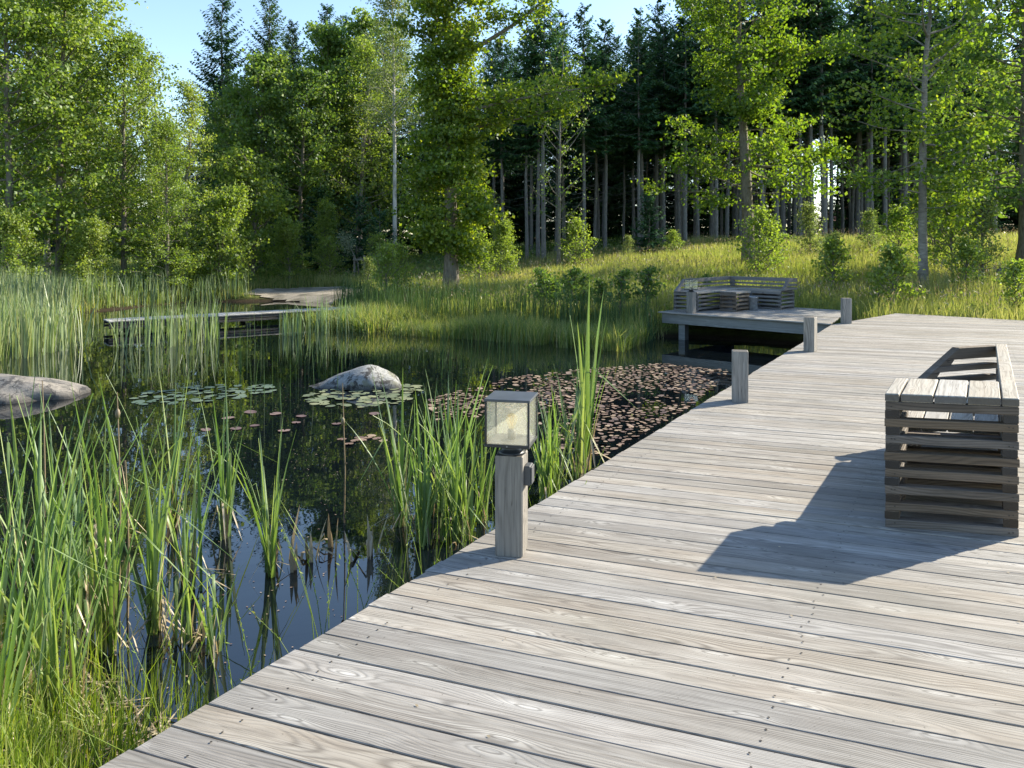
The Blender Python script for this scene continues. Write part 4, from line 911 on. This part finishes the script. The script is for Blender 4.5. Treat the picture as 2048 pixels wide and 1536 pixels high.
P_thin = tree_proto('bare_tree', 'maple', 'bark_pale', .12, seed=11, H=9.6, r0=.085, z0=2.0, z1=9.4, R=lambda t: 1.9 + .3 * t, nb=34, nt=5, nl=9, sig=.14, el=(.35, .95), wob=.06)
P_shrub1 = tree_proto('shrub', 'light_leaf', 'bark_grey', .10, seed=12, H=2.2, r0=.018, z0=.1, z1=2.1, R=lambda t: 1.0 * math.sin(math.pi * (.3 + .6 * t)) + .15, nb=30, nt=5, nl=15, sig=.12, el=(.5, 1.25), wob=.03, tw=(.2, .4))
P_shrub2 = tree_proto('shrub', 'birch', 'bark_grey', .085, seed=13, H=2.4, r0=.025, z0=.1, z1=2.3, R=lambda t: .75 * (1 - t) ** .4 + .1, nb=32, nt=5, nl=16, sig=.13, el=(.45, 1.2), wob=.03, tw=(.2, .4))
P_shrub3 = tree_proto('shrub', 'light_leaf', 'bark_grey', .105, seed=14, H=1.5, r0=.014, z0=.08, z1=1.45, R=lambda t: .75 * (1 - t) ** .4 + .12, nb=26, nt=5, nl=11, sig=.11, el=(.5, 1.25), wob=.02, tw=(.15, .3))
P_aldersh = tree_proto('alder_shoot', 'maple', 'bark_grey', .10, seed=15, H=1.4, r0=.015, z0=.25, z1=1.4, R=lambda t: .6 * (1 - t) ** .35 + .08, nb=24, nt=4, nl=7, sig=.09, el=(.8, 1.35), wob=.02, tw=(.12, .25))

def spruce_proto(seed, H, r0, zc, Lmax, mat, dead=True, ex=.85):
    r = np.random.default_rng(seed); tb = Tubes(); tt = Tubes()
    tz = np.linspace(-.1, H, 9); tx = np.cumsum(r.normal(0, .03, 9)); ty = np.cumsum(r.normal(0, .03, 9))
    tt.add(np.stack([tx, ty, tz], 1), np.maximum(r0 * (1 - np.clip(tz, 0, H) / H) ** .85, .012), 9)
    QV = []; tone = []
    z = zc
    while z < H - .15:
        t = (z - zc) / (H - zc); Lb = Lmax * (1 - t) ** ex * (0.75 + .25 * min(1, t * 6)) + .18; nb = 7 if t < .8 else 6
        for k in range(nb):
            az = r.uniform(0, 6.283); l = Lb * r.uniform(.75, 1.12); ca, sa = math.cos(az), math.sin(az); rad = np.array([ca, sa, 0]); tan = np.array([-sa, ca, 0])
            el0 = .25 - .75 * (1 - t) + .35 * t; p0 = np.array([np.interp(z, tz, tx), np.interp(z, tz, ty), z + r.uniform(-.15, .15)])
            sp_ = lambda s: p0 + rad * l * s + np.array([0, 0, 1.]) * l * (el0 * s + .32 * s * s)
            if k % 2 == 0: tb.add([sp_(0), sp_(.5), sp_(1)], [.018, .012, .004], 3)
            ns = max(6, int(l * 8))
            for i in range(ns):
                s = (i + .8) / ns; b = sp_(s); tl = (.16 + .30 * l * (1.05 - s)) * r.uniform(.7, 1.2)
                for sg in (-1, 1):
                    d = unit(rad * .75 + tan * sg * r.uniform(.5, 1.0) + np.array([0, 0, -r.uniform(.15, .85)])); wv_ = unit(np.cross(d, np.array([0, 0, 1.])) + r.normal(0, .35, 3)) * r.uniform(.05, .085)
                    e = b + d * tl; mid = b + d * tl * .5 + np.array([0, 0, .03])
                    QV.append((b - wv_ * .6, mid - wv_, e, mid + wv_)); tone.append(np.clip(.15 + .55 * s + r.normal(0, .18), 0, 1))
        z += r.uniform(.28, .42)
    if dead and zc > 3:
        for i in range(26):
            h = r.uniform(zc * .35, zc); az = r.uniform(0, 6.28); l = r.uniform(.3, 1.1); tb.add([(np.interp(h, tz, tx), np.interp(h, tz, ty), h), (math.cos(az) * l, math.sin(az) * l, h - l * .2)], [.012, .004], 3)
    V = np.array(QV).reshape(-1, 3)
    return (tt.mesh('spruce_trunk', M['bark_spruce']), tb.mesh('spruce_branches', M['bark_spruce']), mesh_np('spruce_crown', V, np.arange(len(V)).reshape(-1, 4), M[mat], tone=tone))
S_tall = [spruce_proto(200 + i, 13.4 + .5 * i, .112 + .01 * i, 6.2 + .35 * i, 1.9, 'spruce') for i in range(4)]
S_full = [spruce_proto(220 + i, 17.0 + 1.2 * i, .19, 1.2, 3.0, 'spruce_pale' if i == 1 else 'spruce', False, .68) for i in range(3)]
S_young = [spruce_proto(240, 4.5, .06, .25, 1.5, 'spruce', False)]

random.seed(99)
def T(proto, name, px, Z, sc, label, rz=None, **kw):
    x, y = at(px, Z); return put_tree(proto, name, x, y, sc, random.uniform(0, 6.28) if rz is None else rz, label, **kw)
# --- single trees one can point at
T(P_oak1, 'oak_tree', 902, 28.5, 1, 'leafy oak with a column of foliage and long right branches on the meadow bank', rz=0)
T(P_oak2, 'oak_tree', 1498, 31.5, 1.0, 'oak with sunlit yellow green clumps directly behind the corner bench', rz=0)
T(P_ash, 'ash_tree', 1846, 22.5, 1, 'slim pale barked tree with see-through crown near the right edge', rz=0.2)
T(P_oak3, 'oak_tree', 2062, 26.5, 1, 'thick trunked dark oak cut off by the right edge', rz=.5)
T(P_thin, 'bare_tree', 1117, 38, 1, 'spindly half bare tree with upright branches before the spruces', rz=0)
T(P_birch, 'birch_tree', 790, 41, 1, 'tall white stemmed birch with drooping crown left of the leafy oak', rz=1.0)
T(P_birch, 'birch_tree', 95, 35, 1.01, 'white stemmed birch half hidden in the left grove', rz=2.0)
T(P_alder1, 'alder_tree', 118, 29.5, 1.01, 'alder with clean grey lower trunk, second tall tree from the left edge', rz=.4)
T(P_alder2, 'alder_tree', 248, 30.5, 0.828, 'alder with visible brownish trunk right of the left grove centre', rz=1.9)
T(P_alder2, 'alder_tree', 12, 28, 1.03, 'tall leafy alder cut off by the left edge', rz=3.3)
T(P_alder1, 'alder_tree', -120, 31, 1.08, 'alder crown reaching in from beyond the left edge', rz=2.4)
T(P_alder1, 'alder_tree', 175, 36, 1.22, 'tallest alder crown at the back of the left grove', rz=5.1)
T(P_airy, 'aspen_tree', 300, 34, 0.882, 'airy pale tree with twiggy top against the sky left of the spruces', rz=.9)
T(P_airy, 'aspen_tree', 372, 33, 0.774, 'loose pale green tree just left of the tall dark spruce', rz=4.0)
T(P_alder1, 'alder_tree', 335, 30, 0.558, 'shorter bushy alder low in the middle of the left grove', rz=2.9)
T(P_alder2, 'alder_tree', 60, 33.5, 1.17, 'broad alder behind the leftmost trees', rz=.2)
T(P_maple, 'maple_tree', 525, 43, 0.98, 'dark rounded maple in front of the two spruces', rz=.7)
T(P_maple, 'maple_tree', 600, 42, 0.9, 'maple with sunlit leaf clumps right of the two spruces', rz=2.2)
T(P_maple, 'maple_tree', 672, 46, 1.16, 'dense dark maple left of the white birch', rz=4.4)
T(P_maple, 'maple_tree', 742, 47, 1.22, 'tall maple crown behind the white birch', rz=5.4)
T(P_airy, 'aspen_tree', 720, 44, 1.15, 'pale feathery tree top left of the white birch', rz=3.0)
T(P_maple, 'maple_tree', 460, 45, 0.85, 'shaded maple below the tallest left spruce', rz=1.2)
T(P_hazel, 'hazel_bush', 440, 32.0, 0.90, 'bright upright bush at the water edge below the spruces', rz=0, cat='bush')
T(P_hazel, 'hazel_bush', 505, 37, 1.32, 'wide yellow green bush right of the bright upright bush', rz=2, cat='bush')
T(P_hazel, 'hazel_bush', 580, 36, 0.62, 'low layered bush near the sandy patch', rz=4, cat='bush')
T(P_hazel, 'hazel_bush', 352, 30.5, 0.52, 'leafy bush at the bank left of the bright upright bush', rz=1, cat='bush')
T(P_hazel, 'hazel_bush', 180, 28, 0.594, 'low leafy bush under the left grove', rz=5, cat='bush')
T(P_hazel, 'hazel_bush', 40, 26.5, 0.648, 'low leafy bush at the foot of the leftmost trees', rz=3, cat='bush')
T(P_hazel, 'hazel_bush', 1000, 34, 0.55, 'pale bush just right of the leafy oak trunk', rz=0.5, cat='bush')
T(P_rowan, 'rowan_tree', 650, 39, 0.7, 'small dark leafed rowan behind the sandy patch', rz=1.5)
S_ = [(450, 50, 0, 1.06, 'tall pointed spruce rising alone against the sky on the left'), (538, 51, 1, 1.0, 'sunlit spruce right of the tallest pointed spruce'), (655, 54, 2, 0.93, 'pointed spruce top left of the white birch'), (585, 53, 1, 0.9, 'spruce leaning against its taller sunlit neighbour')]
for px, Z, i, sc, lab in S_: T(S_full[i], 'spruce_tree', px, Z, sc, lab)
for px, Z, sc, lab in [(715, 40, 1.0, 'young dark spruce in the shade left of the birch'), (640, 41, 1.1, 'young dark spruce behind the sandy patch'), (760, 39, .8, 'small young spruce at the foot of the white birch'), (560, 42, 1.15, 'young dark spruce behind the layered bush'), (1300, 40, .8, 'bushy young spruce among the straight trunks')]: T(S_young[0], 'young_spruce', px, Z, sc, lab)
# --- the spruce stand
front = [1003, 1052, 1078, 1088, 1168, 1212, 1276, 1284, 1328, 1368, 1372, 1395, 1432, 1456, 1522, 1552, 1590, 1598, 1622, 1648, 1662, 1745, 1768, 1812, 1832, 1872, 1905, 1932, 1990]
ORD = ['first', 'second', 'third', 'fourth', 'fifth', 'sixth', 'seventh', 'eighth', 'ninth', 'tenth', 'eleventh', 'twelfth', 'thirteenth', 'fourteenth', 'fifteenth', 'sixteenth', 'seventeenth', 'eighteenth', 'nineteenth', 'twentieth']
def edge_z(px): k = (px - 1024) / F_PX; return 41.0 / (1 - .37 * k)
for i, px in enumerate(front):
    Z = edge_z(px) + random.uniform(-1.0, 2.5); j = len(front) - 1 - i
    lab = 'straight bare spruce trunk, %s from the left in the front row of the stand' % ORD[i] if i < 15 else 'straight bare spruce trunk, %s from the right in the front row of the stand' % ORD[j]
    T(S_tall[i % 4], 'spruce_tree', px, Z, random.uniform(.9, 1.06) * (1.0 if px < 1420 else 1.3), lab, group='spruces in the front of the stand')
for i in range(84):
    px = random.uniform(985, 2080) if i < 60 else random.uniform(1470, 1800); Z = edge_z(px) + random.uniform(3.5, 17) + (14 if i > 68 else 0)
    T(S_tall[i % 4], 'spruce_tree', px, Z, random.uniform(.95, 1.1) * (1.0 if px < 1420 else 1.28), 'straight bare trunked spruce deep inside the dark stand', group='spruces deep inside the stand')
for i in range(44):
    px = 930 + i * 22 + random.uniform(-10, 10) + (260 if i > 22 else 0); Z = edge_z(px) + random.uniform(20, 28)
    T(S_full[i % 3], 'spruce_tree', px, Z, random.uniform(.8, .95), 'dense dark spruce closing off the back of the stand', group='spruces at the back of the stand')
for i in range(16):
    px = (1440 + i * 16 if i < 8 else 1730 + (i - 8) * 18) + random.uniform(-6, 6); Z = edge_z(px) + random.uniform(26, 36)
    T(S_full[i % 3], 'spruce_tree', px, Z, random.uniform(.75, .9), 'dense dark spruce closing off the back of the stand', group='spruces at the back of the stand')
for i in range(13):
    px = 1480 + i * 24 + random.uniform(-8, 8)
    if 1678 < px < 1730: continue
    Z = edge_z(px) + random.uniform(14, 24)
    T(S_young[0], 'young_spruce', px, Z, random.uniform(.55, .9), 'low dark young spruce in the shade between the stand trunks', group='young spruces inside the stand')
for i in range(34):
    px = -160 + i * 33 + random.uniform(-14, 14); Z = random.uniform(54, 64)
    if 215 < px < 420: 
        T(S_full[i % 3], 'spruce_tree', px, Z, random.uniform(.5, .58), 'dense dark spruce filling the wood behind the left grove', group='spruces behind the left grove')
    else: T(S_full[i % 3], 'spruce_tree', px, Z, random.uniform(.72, .92), 'dense dark spruce filling the wood behind the left grove', group='spruces behind the left grove')
# --- shrubs on the meadow and banks
SH = [(P_shrub1, 1515, 27.5, 1.0, 'leafy shrub hiding the foot of the oak behind the bench'), (P_shrub1, 1540, 28.5, .8, 'shrub just right of the oak behind the bench'), (P_shrub3, 1665, 24, .95, 'rounded young shrub between bench and slim pale tree'), (P_shrub2, 1668, 25, .7, 'pale topped shrub behind the rounded young shrub'),
      (P_shrub3, 1787, 20.0, .98, 'bright leafy shrub just beyond the deck, left of the slim pale tree'), (P_shrub3, 1760, 21, .6, 'small shrub beside the bright leafy shrub'), (P_shrub1, 1905, 26, 1.15, 'large pale shrub right of the slim pale tree'), (P_shrub2, 1965, 25, 1.05, 'pale pointed shrub before the dark oak at right'),
      (P_shrub1, 1870, 28, 1.1, 'shrub behind the slim pale tree trunk'), (P_shrub3, 1930, 22, .9, 'low green shrub in the grass below the pale pointed shrub'), (P_shrub3, 2035, 18.5, .75, 'dark low shrub at the right edge by the deck'), (P_shrub1, 1150, 36.5, .95, 'pale yellow green shrub at the forest edge right of the spindly tree'),
      (P_shrub2, 1620, 33, 1.0, 'tall shrub at the forest edge right of the oak behind the bench'), (P_shrub1, 1345, 38, .55, 'small pale shrub at the forest edge left of the oak behind the bench'), (P_shrub2, 1255, 38, .5, 'low pale shrub in the tall grass at the forest edge'), (P_shrub1, 792, 26.0, .8, 'spreading shrub on the bank left of the oak trunk'),
      (P_shrub1, 770, 25, .8, 'dark based shrub on the bank above the footbridge end'), (P_shrub2, 735, 30, .6, 'small shrub by the sandy patch'), (P_shrub1, 960, 31, .85, 'shrub in shade right of the oak trunk'),
      (P_shrub2, 470, 32.5, .6, 'low shrub at the far shore left of the sandy patch'), (P_shrub1, 390, 32, .5, 'low bright shrub at the far shore beneath the grove'), (P_shrub2, 290, 31.5, .55, 'low shrub behind the footbridge left end'), (P_shrub1, 145, 29, .75, 'bright shrub rising behind the left reed bed'),
      (P_shrub1, 660, 37, .8, 'shaded shrub behind the sandy patch'), (P_shrub1, 760, 36, .9, 'shaded shrub right of the staked sapling'), (P_shrub2, 1740, 34, .8, 'shaded shrub at the forest edge near the far house'), (P_shrub1, 1800, 31, .9, 'shrub at the forest edge left of the slim pale tree')]
for pr, px, Z, sc, lab in SH: T(pr, 'shrub', px, Z, sc, lab, cat='shrub', crown='foliage', trunk='stems')
for px, Z, sc, lab in [(1088, 20.9, .9, 'dark alder shoot on the shore, leftmost of the row by the platform'), (1140, 20.3, .95, 'dark alder shoot second from the left in the shore row'), (1165, 20.6, .8, 'dark alder shoot third in the shore row'), (1205, 20.4, .7, 'short alder shoot in the middle of the shore row'), (1240, 20.0, .85, 'upright alder shoot fifth in the shore row'), (1292, 20.2, .85, 'alder shoot nearest to the platform in the shore row'), (1110, 21.2, .7, 'alder shoot behind the leftmost ones in the shore row'), (1414, 22.5, .55, 'small alder shoot peeking over the corner bench')]:
    T(P_aldersh, 'alder_shoot', px, Z, sc, lab, cat='shrub', crown='foliage', trunk='stems')
# staked sapling
x, y = at(716, 37.5); z = gh(x, y); t = empty('staked_sapling', (x, y, z), 0, 'silvery sapling leaning from two wooden stakes by the sand', 'sapling')
tb_ = Tubes(); tb_.add([(.05, 0, 0), (0, 0, .9), (-.3, 0, 1.45), (-.55, .05, 2.0)], [.03, .026, .02, .01], 6); link('trunk', tb_.mesh('sapling_trunk', M['bark_pale']), t)
r_ = np.random.default_rng(6); LPs = np.concatenate([np.array([-.45 - .25 * k / 8, 0, 1.5 + .7 * k / 8]) + r_.normal(0, .17, (110, 3)) for k in range(9)]); link('crown', leaves_mesh('sapling_crown', LPs, .09, .4, M['silver']), t)
for dx in (-.16, .32):
    o = link('stake', prism_mesh('stake', [(-.045, -.045), (.045, -.045), (.045, .045), (-.045, .045)], -.1, 1.25, M['bark_pale'], .006), t); o.location = (dx, -.05, 0)
o = link('crossbar', prism_mesh('crossbar', [(-.22, -.02), (.38, -.02), (.38, .02), (-.22, .02)], 1.0, 1.09, M['bark_pale'], .005), t); o.location = (0, -.12, 0)
# undergrowth at the foot of the woods
r_ = np.random.default_rng(91); X = r_.uniform(-30, 34, 150000); Y = r_.uniform(33, 66, 150000)
edge = np.where(X < -3, 31.0, 41 + .37 * X); ok = (Y > edge) & free(X, Y) & (np.abs(X) < .75 * Y) & (patch(X, Y, .8, .6) > .35) & (sdist(sp, X, Y) > 1.2); X, Y = X[ok][:42000], Y[ok][:42000]
P_ = np.column_stack([X, Y, ground_h(X, Y) + r_.uniform(.05, .75, len(X)) * patch(X, Y, .8, .6)])
tag(link('undergrowth', leaves_mesh('undergrowth', P_, .2, .6, M['maple'], up=1.0)), 'low leafy undergrowth at the foot of the woods', 'undergrowth', kind='stuff')
# far house beyond the stand
x, y = at(1706, 128); z = gh(x, y); h = empty('red_house', (x, y, z), 0, 'small red house far behind the dark spruce trunks', 'house')
link('wall', prism_mesh('wall', [(-4, -2.5), (4, -2.5), (4, 2.5), (-4, 2.5)], .4, 3.0, M['red'], .02), h)
link('foundation', prism_mesh('foundation', [(-4.05, -2.55), (4.05, -2.55), (4.05, 2.55), (-4.05, 2.55)], -.5, .398, M['white'], .02), h)
rf = link('roof', mesh_py('roof', [(-4.4, -3, 2.9), (4.4, -3, 2.9), (4.4, 3, 2.9), (-4.4, 3, 2.9), (-4.4, 0, 5.0), (4.4, 0, 5.0)], [(0, 1, 5, 4), (2, 3, 4, 5), (0, 4, 3), (1, 2, 5), (0, 3, 2, 1)], M['roof']), h)
link('chimney', prism_mesh('chimney', [(-1.4, -.4), (-.7, -.4), (-.7, .4), (-1.4, .4)], 4.2, 5.9, M['red'], .02), rf)
for dx in (-2.2, 1.6):
    wn = link('window', prism_mesh('window', [(dx - .55, -2.56), (dx + .55, -2.56), (dx + .55, -2.504), (dx - .55, -2.504)], 1.2, 2.4, M['white'], .01), h)
    link('pane', prism_mesh('pane', [(dx - .42, -2.60), (dx + .42, -2.60), (dx + .42, -2.563), (dx - .42, -2.563)], 1.33, 2.27, M['black'], .005), wn)
# bits of dry leaf and seed on the boards
r_ = np.random.default_rng(123); lp = np.column_stack([r_.uniform(-1.2, 7, 420), r_.uniform(2.2, 14, 420)]); lp = lp[(sdist(DECK, lp[:, 0], lp[:, 1]) < -.05) & (r_.random(420) < .5)]
tag(link('leaf_litter', leaves_mesh('leaf_litter', np.column_stack([lp, np.full(len(lp), .0045)]), .017, .5, M['dry_reed'], up=12), deck), kind='stuff')
SV = []; SF = []; nv = np.array([EB[1], -EB[0]]); nv = nv / np.linalg.norm(nv); eu = EB / np.linalg.norm(EB)
for k in range(0, 15, 2):
    for a_ in (.032, .05, W_ - .05, W_ - .03):
        if random.random() < .35: continue
        c_ = A0 + eu * a_ + nv * .0052; zc_ = (k + .5) * LH + random.uniform(-.006, .006); b0 = len(SV)
        SV += [(c_[0] + eu[0] * .0042 * math.cos(t), c_[1] + eu[1] * .0042 * math.cos(t), zc_ + .0042 * math.sin(t)) for t in np.arange(6) * math.pi / 3]; SF.append(tuple(range(b0, b0 + 6)))
tag(link('screw_heads', mesh_py('bench_screws', SV, SF, M['screw']), near), kind='stuff')
